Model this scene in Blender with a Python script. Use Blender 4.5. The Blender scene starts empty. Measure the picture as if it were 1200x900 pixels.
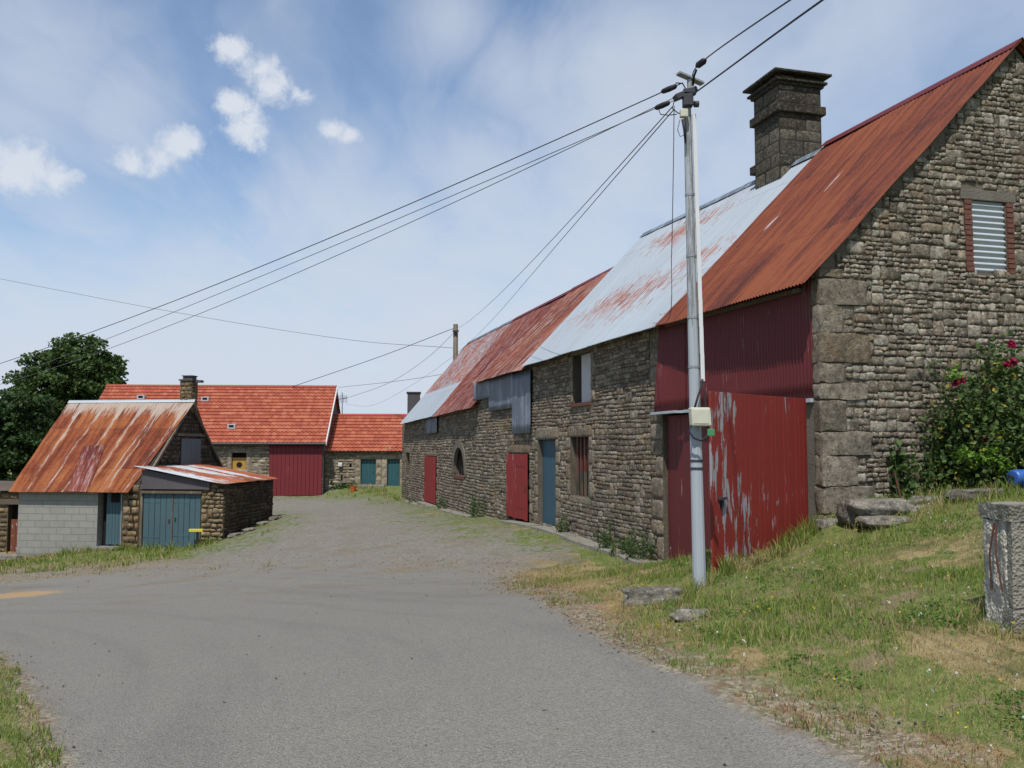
import bpy, bmesh, math, random
import numpy as np
from mathutils import Vector, Matrix, noise as mnoise
R = math.radians
random.seed(7); rng = np.random.default_rng(7)
S = bpy.context.scene; COL = S.collection

# ------------------------------------------------------------------ camera
EYE = 1.6; F = 1050.0; PITCH = math.atan(75/F); CP, SP = math.cos(PITCH), math.sin(PITCH)
cam = bpy.data.cameras.new('camera'); camo = bpy.data.objects.new('camera', cam); COL.objects.link(camo)
cam.sensor_width = 36; cam.lens = 36*F/1200; cam.clip_end = 2000; cam.clip_start = .05
camo.location = (0, 0, EYE); camo.rotation_euler = (math.pi/2+PITCH, 0, 0); S.camera = camo

# ------------------------------------------------------------------ node helpers
class T:
    def __init__(s, tree): s.t = tree; s.t.nodes.clear()
    def n(s, ty, **p):
        n = s.t.nodes.new(ty)
        for k, v in p.items(): setattr(n, k, v)
        return n
    def put(s, sock, v):
        if isinstance(v, bpy.types.NodeSocket): s.t.links.new(v, sock)
        elif isinstance(v, (tuple, list)):
            if len(sock.default_value) == 4 and len(v) == 3: v = (*v, 1)
            sock.default_value = v
        else: sock.default_value = v
    def m(s, op, a, b=0.0, c=0.0, clamp=False):
        n = s.n('ShaderNodeMath', operation=op, use_clamp=clamp)
        for i, v in enumerate((a, b, c)): s.put(n.inputs[i], v)
        return n.outputs[0]
    def v(s, op, a, b=None):
        n = s.n('ShaderNodeVectorMath', operation=op); s.put(n.inputs[0], a)
        if b is not None: s.put(n.inputs[1], b)
        return n.outputs['Value'] if op in ('DISTANCE', 'DOT_PRODUCT', 'LENGTH') else n.outputs[0]
    def noise(s, vec, sc=1.0, det=4.0, ro=.55, dist=0.0):
        n = s.n('ShaderNodeTexNoise'); s.put(n.inputs['Vector'], vec)
        n.inputs['Scale'].default_value = sc; n.inputs['Detail'].default_value = det
        n.inputs['Roughness'].default_value = ro; n.inputs['Distortion'].default_value = dist
        return n.outputs['Fac']
    def vor(s, vec, sc, out='Distance', feat='F1'):
        n = s.n('ShaderNodeTexVoronoi', feature=feat); s.put(n.inputs['Vector'], vec); n.inputs['Scale'].default_value = sc
        return n.outputs[out]
    def sm(s, x, a, b):   # smoothstep, a may be > b
        n = s.n('ShaderNodeMapRange', interpolation_type='SMOOTHSTEP')
        s.put(n.inputs[0], x); n.inputs[1].default_value = min(a, b); n.inputs[2].default_value = max(a, b)
        n.inputs[3].default_value = 0 if a < b else 1; n.inputs[4].default_value = 1 if a < b else 0
        return n.outputs[0]
    def mix(s, f, a, b, bt='MIX'):
        n = s.n('ShaderNodeMix', data_type='RGBA', blend_type=bt)
        s.put(n.inputs[0], f); s.put(n.inputs[6], a); s.put(n.inputs[7], b)
        return n.outputs[2]
    def ramp(s, f, stops):
        n = s.n('ShaderNodeValToRGB'); e = n.color_ramp.elements; s.put(n.inputs[0], f)
        while len(e) < len(stops): e.new(.5)
        for i, (p, c) in enumerate(stops): e[i].position = p; e[i].color = (*c, 1)
        return n.outputs[0]
    def attr(s, name, out='Color'):
        return s.n('ShaderNodeAttribute', attribute_name=name).outputs[out]
    def sep(s, v):
        n = s.n('ShaderNodeSeparateXYZ'); s.put(n.inputs[0], v); return n.outputs
    def comb(s, x, y, z=0.0):
        n = s.n('ShaderNodeCombineXYZ'); s.put(n.inputs[0], x); s.put(n.inputs[1], y); s.put(n.inputs[2], z); return n.outputs[0]
    def pos(s): return s.n('ShaderNodeNewGeometry').outputs['Position']
    def uv(s): return s.n('ShaderNodeUVMap', uv_map='UVMap').outputs[0]
MATS = {}
def material(name, fn):
    m = bpy.data.materials.new(name); m.use_nodes = True; t = T(m.node_tree)
    o = t.n('ShaderNodeOutputMaterial'); b = t.n('ShaderNodeBsdfPrincipled')
    t.t.links.new(b.outputs[0], o.inputs[0])
    r = fn(t)
    t.put(b.inputs['Base Color'], r['c']); t.put(b.inputs['Roughness'], r.get('r', .85))
    t.put(b.inputs['Metallic'], r.get('m', 0.0)); t.put(b.inputs['Specular IOR Level'], r.get('s', .3))
    if 'h' in r:
        bp = t.n('ShaderNodeBump'); bp.inputs['Distance'].default_value = r.get('hd', .01); bp.inputs['Strength'].default_value = r.get('hs', 1.0)
        t.put(bp.inputs['Height'], r['h']); t.t.links.new(bp.outputs[0], b.inputs['Normal'])
    if 'tr' in r:
        tl = t.n('ShaderNodeBsdfTranslucent'); t.put(tl.inputs[0], r['c']); mx = t.n('ShaderNodeMixShader'); mx.inputs[0].default_value = r['tr']
        t.t.links.new(b.outputs[0], mx.inputs[1]); t.t.links.new(tl.outputs[0], mx.inputs[2]); t.t.links.new(mx.outputs[0], o.inputs[0])
    MATS[name] = m
    return m

# ------------------------------------------------------------------ projection (authoring helpers)
def ray(px, py):
    up = 450-py
    return np.array([px-600.0, F*CP-up*SP, F*SP+up*CP])
def P(px, py, Y):
    d = ray(px, py); return Vector((d*(Y/d[1])) + np.array([0, 0, EYE]))

# ------------------------------------------------------------------ world / sky
SUNAZ = np.array([.25, .97]); SUNAZ /= np.linalg.norm(SUNAZ); SUNEL = R(59)
S.world = bpy.data.worlds.new('World'); S.world.use_nodes = True
w = T(S.world.node_tree)
wo = w.n('ShaderNodeOutputWorld'); bg = w.n('ShaderNodeBackground'); w.t.links.new(bg.outputs[0], wo.inputs[0])
sky = w.n('ShaderNodeTexSky', sky_type='NISHITA'); sky.sun_disc = False; sky.sun_elevation = SUNEL
sky.sun_rotation = math.atan2(-SUNAZ[0], -SUNAZ[1]) % (2*math.pi); sky.air_density = 1.0; sky.dust_density = .6; sky.ozone_density = 1.6
SKYS = .112
bg.inputs[1].default_value = SKYS
tc = w.n('ShaderNodeTexCoord').outputs['Generated']
D3 = w.v('NORMALIZE', tc); dx, dy, dz = w.sep(D3)
den = w.m('ADD', w.m('MAXIMUM', dz, 0.0), .22)
pl = w.comb(w.m('DIVIDE', dx, den), w.m('DIVIDE', dy, den))
big = w.noise(w.v('MULTIPLY', pl, (.9, .9, 1)), 1.0, 5, .55, .3)
wisp = w.noise(w.v('MULTIPLY', w.v('ADD', pl, w.comb(w.m('MULTIPLY', big, .8), 0.0)), (2.0, .8, 1)), 1.3, 7, .58, .25)
low = w.sm(dz, .36, .02)                      # thin cloud thickens towards the skyline
right = w.sm(dx, -.15, .45)
cov = w.m('ADD', w.m('MULTIPLY', low, .24), w.m('MULTIPLY', right, .17))
cirr = w.sm(w.m('ADD', w.m('ADD', w.m('MULTIPLY', big, .5), w.m('MULTIPLY', wisp, .55)), cov), .40, .80)
cirr = w.m('ADD', w.m('MULTIPLY', cirr, .68), w.m('MULTIPLY', low, .36))
skyc = w.mix(1.0, sky.outputs[0], (.90, .99, 1.06), 'MULTIPLY')
c1 = w.mix(cirr, skyc, tuple(x/SKYS for x in (.50, .555, .64)))
# small cumulus puffs at fixed directions
fn = w.noise(D3, 34, 7, .66, .2); fn2 = w.noise(D3, 7, 4, .6)
puffs = [(272,60,22),(305,82,28),(320,102,26),(352,112,17),(275,120,22),(290,152,28),(390,152,17),(410,160,14),(210,168,24),(185,190,22),(155,188,20),(30,195,34),(70,208,22)]
acc = None
for (px, py, r) in puffs:
    d = ray(px, py); d /= np.linalg.norm(d)
    dv = w.v('MULTIPLY', w.v('SUBTRACT', D3, tuple(d)), (1, 1, 1.35))
    q = w.m('SUBTRACT', 1.0, w.m('DIVIDE', w.v('LENGTH', dv), r*1.05/F))
    acc = q if acc is None else w.m('SMOOTH_MAX', acc, q, .25)
acc = w.m('ADD', acc, w.m('MULTIPLY', w.m('SUBTRACT', fn, .5), 2.6))
acc = w.m('ADD', acc, w.m('MULTIPLY', w.m('SUBTRACT', fn2, .5), .8))
pm = w.m('MULTIPLY', w.sm(acc, -.15, .80), .85)
c2 = w.mix(pm, c1, tuple(x/SKYS for x in (.62, .65, .70)))
soft = None
for (px, py, r) in [(40, 95, 130), (140, 130, 90), (530, 30, 80), (600, 90, 90), (720, 160, 150), (560, 200, 120), (430, 270, 140), (520,350,120)]:
    d = ray(px, py); d /= np.linalg.norm(d)
    q = w.m('SUBTRACT', 1.0, w.m('DIVIDE', w.v('DISTANCE', D3, tuple(d)), r*1.2/F), clamp=True)
    soft = q if soft is None else w.m('MAXIMUM', soft, q)
soft = w.m('MULTIPLY', w.sm(w.m('ADD', w.m('MULTIPLY', soft, .55), w.m('MULTIPLY', wisp, .75)), .34, .85), .62)
c3 = w.mix(soft, c2, tuple(x/SKYS for x in (.50, .55, .63)))
w.t.links.new(c3, bg.inputs[0])

sl = bpy.data.lights.new('sun', 'SUN'); sl.energy = 3.7; sl.angle = R(.6); sl.color = (1, .95, .87)
so = bpy.data.objects.new('sun', sl); COL.objects.link(so)
SD = Vector((SUNAZ[0]*math.cos(SUNEL), SUNAZ[1]*math.cos(SUNEL), -math.sin(SUNEL)))
so.rotation_euler = SD.to_track_quat('-Z', 'Y').to_euler(); so.location = (0, -20, 40)
S.view_settings.view_transform = 'Standard'; S.view_settings.look = 'None'; S.view_settings.gamma = 1
S.view_settings.exposure = 0.30

# ------------------------------------------------------------------ frames (a vertical plane with its own s / out axes)
class Fr:
    def __init__(s, o, a, n): s.o = np.array(o, float); s.a = np.array(a, float); s.a /= np.linalg.norm(s.a); s.n = np.array(n, float); s.n /= np.linalg.norm(s.n)
    def hit(s, px, py, out=0.0):
        d = ray(px, py); o = s.o+s.n*out
        k = (o@s.n)/(d[:2]@s.n); q = d[:2]*k
        return float((q-o)@s.a), float(d[2]*k+EYE)
    def pt(s, u, out, z): q = s.o+s.a*u+s.n*out; return Vector((q[0], q[1], z))
    def sh(s, u, out=0.0): return Fr(s.o+s.a*u+s.n*out, s.a, s.n)
dvp = ray(310, 525)[:2]; U = dvp/np.linalg.norm(dvp); V = np.array([U[1], -U[0]])   # away along the barn, into the barn
A0 = np.array(P(641, 525, 21.4))[:2]
_r = ray(964, 525)[:2]; k = np.linalg.solve(np.array([_r, -U]).T, A0)
CRN = _r*k[0]
LB = Fr(CRN, U, -V)          # long front wall: s grows away from the camera
GB = Fr(CRN, V, -U)          # gable wall: s grows into the barn (to the right)
th = R(8)
LH = Fr(np.array(P(165, 525, 28.0))[:2], (math.cos(th), -math.sin(th)), (-math.sin(th), -math.cos(th)))  # left house front
LHG = Fr(LH.o, -LH.n, LH.a)  # its right gable: s grows backwards, out = right
th = R(4)
TB = Fr(np.array(P(379, 525, 50.0))[:2], (math.cos(th), math.sin(th)), (math.sin(th), -math.cos(th)))    # tiled barn front
TA = Fr(np.array(P(379, 525, 50.7))[:2], (math.cos(th), math.sin(th)), (math.sin(th), -math.cos(th)))    # tiled annexe front

# ------------------------------------------------------------------ ground height field
ctrl = []
def cz(px, py, Y): v = P(px, py, Y); ctrl.append((v.x, v.y, v.z))
def cf(fr, px, py, out=0.0): s, z = fr.hit(px, py, out); q = fr.pt(s, out, z); ctrl.append(tuple(q))
for a in ((470,583),(499,592),(547,603),(596,610),(653,620),(700,636),(745,650),(776,660)): cf(LB, *a)
cf(LB, 960, 616)
for a in ((985,608),(1040,592),(1110,580),(1190,572)): cf(GB, *a)
for px, py, Y in ((820,688,9.0),(835,675,9.4),(1172,728,5.8),(900,650,10.2),(1010,900,4.3),(600,900,4.42),(80,900,4.7),(0,800,7.3),(0,730,12.5),(0,672,23.5),(60,700,17)): cz(px, py, Y)
for a in ((20,657),(113,645),(165,643),(235,640),(262,632)): cf(LH, *a)
LT = Fr(LH.pt(LH.hit(262, 600)[0], 0, 0)[:2], -LH.n, LH.a)
cf(LT, 320, 606)
for a in ((150,590),(270,585),(320,581),(377,580)): cf(TB, *a)
for a in ((400,571),(460,570)): cf(TA, *a)
for q in ((0,0,0),(-2.2,1,-.02),(2,1.5,.02),(0,-10,.3),(-15,-5,-.6),(12,-3,.9),(14,8,1.1),(9,4,.9),(14,20,.9),(4,-6,.35),(-30,12,-2.2),(-30,30,-2.6),(-30,60,-2.6),(-10,75,-1.6),(15,45,-.2),(15,70,-.8),(-60,30,-4),(60,20,1.5),(0,110,-2),(-60,90,-4),(60,90,0),(60,-40,1.5),(-60,-40,-2),(0,-60,1)): ctrl.append(q)
cp = np.array(ctrl); cx = cp[:, :2]; n = len(cp)
def tps(r): return np.where(r > 1e-9, r*r*np.log(np.maximum(r, 1e-9)), 0)
K = tps(np.linalg.norm(cx[:, None]-cx[None], axis=2)) + np.eye(n)*.15
Pm = np.hstack([np.ones((n, 1)), cx]); A = np.block([[K, Pm], [Pm.T, np.zeros((3, 3))]])
sol = np.linalg.solve(A, np.concatenate([cp[:, 2], np.zeros(3)]))
def H(x, y):
    x = np.atleast_1d(np.asarray(x, float)); y = np.atleast_1d(np.asarray(y, float))
    out = np.empty(x.shape)
    for i in range(0, x.size, 20000):
        sl_ = slice(i, i+20000); q = np.stack([x[sl_], y[sl_]], 1)
        d = np.linalg.norm(q[:, None]-cx[None], axis=2)
        z = tps(d)@sol[:n] + sol[n]+q@sol[n+1:]
        rr = np.linalg.norm(q, axis=1); f = np.clip((rr-85)/60, 0, 1)
        out[sl_] = z*(1-f)+(-2.0)*f
    return out
def h1(x, y): return float(H(x, y)[0])
def G(px, py, dz=0.0):
    d = ray(px, py); k = 2.0/d[1]
    prev = None
    for i in range(900):
        q = d*k; g = EYE+q[2]-h1(q[0], q[1])
        if g < 0: break
        prev = k; k *= 1.012
    lo, hi = prev or k, k
    for i in range(18):
        mid = (lo+hi)/2; q = d*mid
        if EYE+q[2]-h1(q[0], q[1]) > 0: lo = mid
        else: hi = mid
    q = d*hi; return Vector((q[0], q[1], EYE+q[2]+dz))

# ------------------------------------------------------------------ object helpers
def tag(o, label, cat, group=None, kind=None):
    if label: o['label'] = label
    if cat: o['category'] = cat
    if group: o['group'] = group
    if kind: o['kind'] = kind
    return o
def thing(name, label, cat, loc=(0, 0, 0), group=None):
    o = bpy.data.objects.new(name, None); COL.objects.link(o); o.location = loc; o.empty_display_size = .2
    bpy.context.view_layer.update()
    return tag(o, label, cat, group)
def link(name, me, m, parent=None, smooth=False):
    o = bpy.data.objects.new(name, me); COL.objects.link(o)
    if m is not None: me.materials.append(MATS[m] if isinstance(m, str) else m)
    if smooth: me.polygons.foreach_set('use_smooth', np.ones(len(me.polygons), bool))
    if parent is not None:
        o.parent = parent; o.matrix_parent_inverse = Matrix.Translation(-world_loc(parent))
    return o
def world_loc(o):
    v = Vector(o.location) if o.type == 'EMPTY' else Vector((0, 0, 0))
    return v
class MB:   # mesh builder from raw vertices
    def __init__(s): s.v = []; s.f = []; s.uv = []; s.c = []; s.nv = 0; s.hasuv = False; s.hasc = False
    def add(s, verts, faces, uv=None, col=None):
        verts = np.asarray(verts, float).reshape(-1, 3); s.v.append(verts)
        s.f.append([tuple(int(i)+s.nv for i in f) for f in faces])
        s.uv.append(np.asarray(uv, float).reshape(-1, 2) if uv is not None else np.zeros((len(verts), 2)))
        if uv is not None: s.hasuv = True
        if col is not None: s.hasc = True
        s.c.append(np.broadcast_to(np.asarray(col if col is not None else (.5, .5, .5), float), (len(verts), 3)))
        s.nv += len(verts); return s
    def grid(s, pts, uv=None, col=None, closed=False):  # pts (nu,nv,3)
        nu, nv = pts.shape[:2]; i = np.arange((nu-1)*(nv-1)); a = (i//(nv-1))*nv+i % (nv-1)
        fs = np.stack([a, a+nv, a+nv+1, a+1], 1)
        return s.add(pts.reshape(-1, 3), fs.tolist(), uv, col)
    def box(s, c, ex, ey, ez):   # centre + three half vectors
        c, ex, ey, ez = (np.array(q, float) for q in (c, ex, ey, ez))
        vs = [c+a*ex+b*ey+d*ez for a in (-1, 1) for b in (-1, 1) for d in (-1, 1)]
        return s.add(vs, [(0,1,3,2),(4,6,7,5),(0,4,5,1),(2,3,7,6),(0,2,6,4),(1,5,7,3)])
    def fbox(s, fr, s0, s1, o0, o1, z0, z1, z0b=None, z1b=None):  # box in a frame, ends may differ in height
        z0b = z0 if z0b is None else z0b; z1b = z1 if z1b is None else z1b
        vs = [fr.pt(u, o, z) for (u, za, zb) in ((s0, z0, z1), (s1, z0b, z1b)) for o in (o0, o1) for z in (za, zb)]
        return s.add([tuple(q) for q in vs], [(0,1,3,2),(4,6,7,5),(0,4,5,1),(2,3,7,6),(0,2,6,4),(1,5,7,3)])
    def tube(s, pts, r, n=8, cap=True):
        pts = [Vector(p) for p in pts]; rs = r if isinstance(r, (list, tuple)) else [r]*len(pts)
        vs = []; up = None
        for i, p in enumerate(pts):
            d = (pts[min(i+1, len(pts)-1)]-pts[max(i-1, 0)]).normalized()
            if up is None: up = Vector((0, 0, 1)) if abs(d.z) < .9 else Vector((1, 0, 0))
            a = d.cross(up).normalized(); b = a.cross(d); up = b
            for k in range(n):
                t = 2*math.pi*k/n; vs.append(tuple(p+(a*math.cos(t)+b*math.sin(t))*rs[i]))
        fs = [(i*n+k, i*n+(k+1) % n, (i+1)*n+(k+1) % n, (i+1)*n+k) for i in range(len(pts)-1) for k in range(n)]
        if cap: fs += [tuple(range(n))[::-1], tuple((len(pts)-1)*n+k for k in range(n))]
        return s.add(vs, fs)
    def build(s, name, m, parent=None, smooth=False, bevel=0):
        me = bpy.data.meshes.new(name); v = np.concatenate(s.v); f = [q for l in s.f for q in l]
        me.from_pydata(v.tolist(), [], f)
        if s.hasuv:
            uvl = me.uv_layers.new(name='UVMap'); li = np.empty(len(me.loops), np.int32); me.loops.foreach_get('vertex_index', li)
            uvl.data.foreach_set('uv', np.concatenate(s.uv)[li].ravel())
        if s.hasc:
            ca = me.color_attributes.new('Col', 'FLOAT_COLOR', 'POINT'); c = np.concatenate(s.c)
            ca.data.foreach_set('color', np.hstack([c, np.ones((len(c), 1))]).ravel())
        me.validate()
        o = link(name, me, m, parent, smooth)
        if not s.hasc and not s.hasuv and len(f) < 20000:
            bm = bmesh.new(); bm.from_mesh(me); bmesh.ops.recalc_face_normals(bm, faces=bm.faces); bm.to_mesh(me); bm.free()
        if bevel:
            b = o.modifiers.new('bevel', 'BEVEL'); b.width = bevel; b.segments = 2; b.limit_method = 'ANGLE'
        return o
def vnoise(x, y, sc, seed=0):   # cheap smooth value noise, vectorised
    x = np.asarray(x)*sc+seed*17.3; y = np.asarray(y)*sc+seed*9.1
    xi = np.floor(x); yi = np.floor(y); fx = x-xi; fy = y-yi; fx = fx*fx*(3-2*fx); fy = fy*fy*(3-2*fy)
    def hs(a, b): q = np.sin(a*127.1+b*311.7+seed*74.7)*43758.5453; return q-np.floor(q)
    return (hs(xi, yi)*(1-fx)+hs(xi+1, yi)*fx)*(1-fy)+(hs(xi, yi+1)*(1-fx)+hs(xi+1, yi+1)*fx)*fy
def fbm(x, y, sc, seed=0): return .5*vnoise(x, y, sc, seed)+.3*vnoise(x, y, sc*2.1, seed+1)+.2*vnoise(x, y, sc*4.3, seed+2)

# ------------------------------------------------------------------ materials
def stone_mat(dark, mid, light, orange=.25, wet=.5, scale=1.0):
    def f(t):
        p = t.pos(); col = t.sep(t.attr('Col')); 
        base = t.ramp(col[0], [(0, dark), (.5, mid), (1, light)])
        base = t.mix(t.m('MULTIPLY', t.sm(col[1], .72, 1), .5), base, (mid[0]*1.25, mid[1]*.98, mid[2]*.75))
        n1 = t.noise(p, 9*scale, 6, .65); n2 = t.noise(p, 45*scale, 5, .7); n3 = t.noise(p, .8, 4, .6); n4 = t.noise(p, 3.2, 4, .6, .6)
        n5 = t.noise(t.v('ADD', p, t.v('MULTIPLY', t.attr('Col'), (9, 9, 9))), 17*scale, 8, .78)
        c = t.mix(t.sm(n1, .40, .60), t.mix(.6, base, dark), base)
        c = t.mix(t.m('MULTIPLY', t.sm(n5, .53, .60), .60), c, (light[0]*1.25, light[1]*1.25, light[2]*1.2))
        c = t.mix(t.m('MULTIPLY', t.sm(n5, .46, .40), .65), c, (dark[0]*.55, dark[1]*.5, dark[2]*.5))
        c = t.mix(t.m('MULTIPLY', t.sm(n2, .52, .72), .5), c, (light[0]*1.15, light[1]*1.15, light[2]*1.1))   # pale lichen
        c = t.mix(t.m('MULTIPLY', t.sm(n2, .48, .3), .6), c, (dark[0]*.5, dark[1]*.5, dark[2]*.5))
        c = t.mix(t.m('MULTIPLY', t.m('MULTIPLY', t.sm(n4, .55, .72), t.sm(n3, .45, .62)), orange), c, (.33, .17, .045))
        c = t.mix(t.m('MULTIPLY', t.sm(t.noise(p, 1.7, 5, .6, .4), .50, .68), wet), c, (.045, .042, .034))
        return dict(c=c, r=.92, s=.15, h=t.m('ADD', t.m('MULTIPLY', n2, .5), t.m('ADD', n1, t.m('MULTIPLY', n5, .7))), hd=.02)
    return f
material('stone_long', stone_mat((.078,.063,.046), (.19,.16,.12), (.34,.30,.235), .55, .30))
material('stone_gable', stone_mat((.09,.075,.057), (.21,.183,.142), (.39,.36,.30), .2, .22))
material('stone_quoin', stone_mat((.085,.07,.055), (.17,.148,.115), (.27,.24,.19), .2, .35))
material('stone_far', stone_mat((.10,.085,.06), (.24,.205,.15), (.36,.31,.24), .35, .15, .5))
material('stone_house', stone_mat((.07,.05,.03), (.17,.125,.075), (.30,.23,.14), .75, .3, .6))
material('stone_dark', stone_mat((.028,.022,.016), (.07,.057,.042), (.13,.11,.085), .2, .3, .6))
material('stone_chimney', stone_mat((.03,.027,.022), (.075,.068,.054), (.16,.145,.11), .15, .4))
material('rock', stone_mat((.07,.065,.055), (.16,.15,.125), (.30,.28,.24), .15, .3))
def mortar(c0, c1):
    return lambda t: (lambda n: dict(c=t.mix(n, c0, c1), h=t.noise(t.pos(), 30, 5, .7), hd=.02))(t.noise(t.pos(), 5, 5, .6))
material('mortar_long', mortar((.06,.05,.036), (.155,.13,.098)))
material('mortar_gable', mortar((.07,.058,.043), (.19,.165,.125)))
material('mortar_far', mortar((.12,.10,.075), (.25,.21,.155)))
material('mortar_house', mortar((.05,.037,.022), (.15,.11,.06)))
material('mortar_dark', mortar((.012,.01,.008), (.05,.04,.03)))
def rustroof(base, dk, hi, white, wfn, seed=0.0, seam=2.4, rough=.75):
    def f(t):
        uv = t.uv(); x, y, _ = t.sep(uv); uvs = t.v('ADD', uv, (seed, seed*.7, 0))
        sheet = t.n('ShaderNodeTexWhiteNoise', noise_dimensions='2D'); t.put(sheet.inputs['Vector'], t.comb(t.m('FLOOR', t.m('DIVIDE', x, .83)), t.m('FLOOR', t.m('DIVIDE', t.m('ADD', y, .9), seam))))
        sh = sheet.outputs['Value']
        st = t.noise(t.v('MULTIPLY', uvs, (5.5, .45, 1)), 1, 6, .65); st2 = t.noise(t.v('MULTIPLY', uvs, (22, 1.6, 1)), 1, 5, .7)
        bg_ = t.noise(uvs, .6, 5, .6, .8); fi = t.noise(uvs, 12, 6, .7)
        a = t.m('ADD', t.m('ADD', t.m('MULTIPLY', st, .5), t.m('MULTIPLY', bg_, .35)), t.m('MULTIPLY', sh, .15))
        a = t.m('ADD', a, t.m('MULTIPLY', t.m('SUBTRACT', fi, .5), .25))
        c = t.ramp(a, [(.38, dk), (.47, base), (.60, hi)])
        c = t.mix(t.m('MULTIPLY', t.sm(t.m('ADD', t.m('MULTIPLY', st2, .5), t.m('MULTIPLY', st, .5)), .52, .40), .45), c, tuple(q*.6 for q in dk))
        # lap lines
        fr = t.m('FRACT', t.m('DIVIDE', t.m('ADD', y, .9), seam)); lap = t.m('MULTIPLY', t.sm(fr, .012, .0), .55)
        fr2 = t.m('FRACT', t.m('DIVIDE', x, .83)); lap2 = t.m('MULTIPLY', t.sm(fr2, .02, .0), .35)
        wm = wfn(t, x, y, st, st2, bg_, fi)
        c = t.mix(wm, c, t.mix(t.m('MULTIPLY', fi, .35), white, tuple(q*.6 for q in white)))
        c = t.mix(t.m('MULTIPLY', t.m('MULTIPLY', wm, t.m('ADD', t.m('MULTIPLY', sh, .45), t.m('MULTIPLY', t.sm(st, .55, .4), .4))), .5), c, tuple(q*.62 for q in white))
        c = t.mix(t.m('MAXIMUM', lap, lap2), c, tuple(q*.4 for q in dk))
        return dict(c=c, r=rough+.1, s=.2, h=fi, hd=.003)
    return f
def blob(t, x, y, cx_, cy_, rx, ry):
    a = t.m('DIVIDE', t.m('SUBTRACT', x, cx_), rx); b = t.m('DIVIDE', t.m('SUBTRACT', y, cy_), ry)
    return t.m('SUBTRACT', 1.0, t.m('SQRT', t.m('ADD', t.m('MULTIPLY', a, a), t.m('MULTIPLY', b, b))))
def w_near(t, x, y, st, st2, bg_, fi):
    q = t.m('MAXIMUM', blob(t, x, y, 3.2, 2.3, .06, .38), blob(t, x, y, 2.1, 3.0, .06, .42))
    return t.sm(t.m('ADD', q, t.m('MULTIPLY', t.m('SUBTRACT', st2, .5), 4.0)), .35, .8)
def w_white(t, x, y, st, st2, bg_, fi):    # rust patches on white sheets
    q = t.m('MAXIMUM', blob(t, x, y, 8.2, 1.6, 3.2, .75), t.m('MAXIMUM', blob(t, x, y, 8.6, 3.9, 1.8, .6), blob(t, x, y, 5.6, 2.2, 1.2, .35)))
    r = t.m('MULTIPLY', t.sm(t.m('ADD', t.m('MULTIPLY', q, .5), t.m('ADD', t.m('MULTIPLY', t.m('SUBTRACT', st, .5), .8), t.m('MULTIPLY', t.m('SUBTRACT', st2, .5), 3.4))), .24, .30), .85)
    return t.m('SUBTRACT', 1.0, r)
def w_mid(t, x, y, st, st2, bg_, fi):
    return t.m('MULTIPLY', t.sm(t.m('ADD', t.m('MULTIPLY', st2, .7), t.m('MULTIPLY', st, .35)), .535, .60), .6)
def w_farw(t, x, y, st, st2, bg_, fi):
    r = t.m('MULTIPLY', t.sm(y, 1.75, 1.95), t.sm(t.m('ADD', t.m('MULTIPLY', st2, .75), t.m('MULTIPLY', st, .25)), .46, .50)); return t.m('SUBTRACT', 1.0, r)
def w_house(t, x, y, st, st2, bg_, fi):
    fr3 = t.m('ABSOLUTE', t.m('SUBTRACT', t.m('FRACT', t.m('ADD', t.m('DIVIDE', x, .66), t.m('MULTIPLY', bg_, .5))), .5))
    per = t.m('MULTIPLY', t.sm(fr3, .16, .0), .17)
    q = t.m('ADD', t.m('MULTIPLY', t.sm(y, 3.1, 4.4), .24), t.m('MULTIPLY', t.m('MAXIMUM', 0.0, t.m('MAXIMUM', blob(t, x, y, -.1, 1.0, .22, 3.5), t.m('MAXIMUM', blob(t, x, y, 1.0, 2.2, .06, 3), blob(t, x, y, 4.3, 3.2, .35, 1.5)))), .25))
    return t.m('MULTIPLY', t.sm(t.m('ADD', q, t.m('ADD', per, t.m('ADD', t.m('MULTIPLY', st2, .6), t.m('MULTIPLY', st, .4)))), .60, .74), .75)
def w_lean(t, x, y, st, st2, bg_, fi):
    q = t.m('MAXIMUM', blob(t, x, y, .2, 1.9, .8, 2.2), t.m('MAXIMUM', blob(t, x, y, 2.0, 2.1, .5, 1.5), blob(t, x, y, 3.0, 1.6, .3, 1.8)))
    return t.sm(t.m('ADD', t.m('MULTIPLY', q, .4), t.m('MULTIPLY', t.m('SUBTRACT', st2, .5), 1.6)), .02, .12)
RU, RD, RH = (.155, .036, .02), (.085, .022, .017), (.25, .068, .028)
WH = (.34, .385, .43)
material('roof_near', rustroof((.14,.035,.018), (.072,.021,.017), (.19,.056,.024), (.40,.36,.34), w_near, 3.1, 2.2, .6))
material('roof_white', rustroof((.26,.08,.045), (.17,.05,.03), (.32,.13,.08), WH, w_white, 8.2))
material('roof_mid', rustroof((.17,.045,.028), (.10,.028,.02), (.25,.08,.045), (.36,.33,.32), w_mid, 1.4))
material('roof_low', rustroof((.13,.03,.025), (.09,.022,.02), (.20,.055,.035), (.36,.30,.30), w_mid, 5.4))
material('roof_far_white', rustroof((.24,.075,.05), (.17,.05,.03), (.30,.12,.08), WH, w_farw, 2.2))
material('roof_house', rustroof((.17,.042,.018), (.085,.022,.013), (.27,.095,.035), (.42,.38,.33), w_house, 6.6, 1.95))
material('roof_lean', rustroof((.23,.065,.032), (.14,.038,.022), (.32,.11,.05), (.46,.48,.50), w_lean, 4.2, 1.6))
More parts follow.
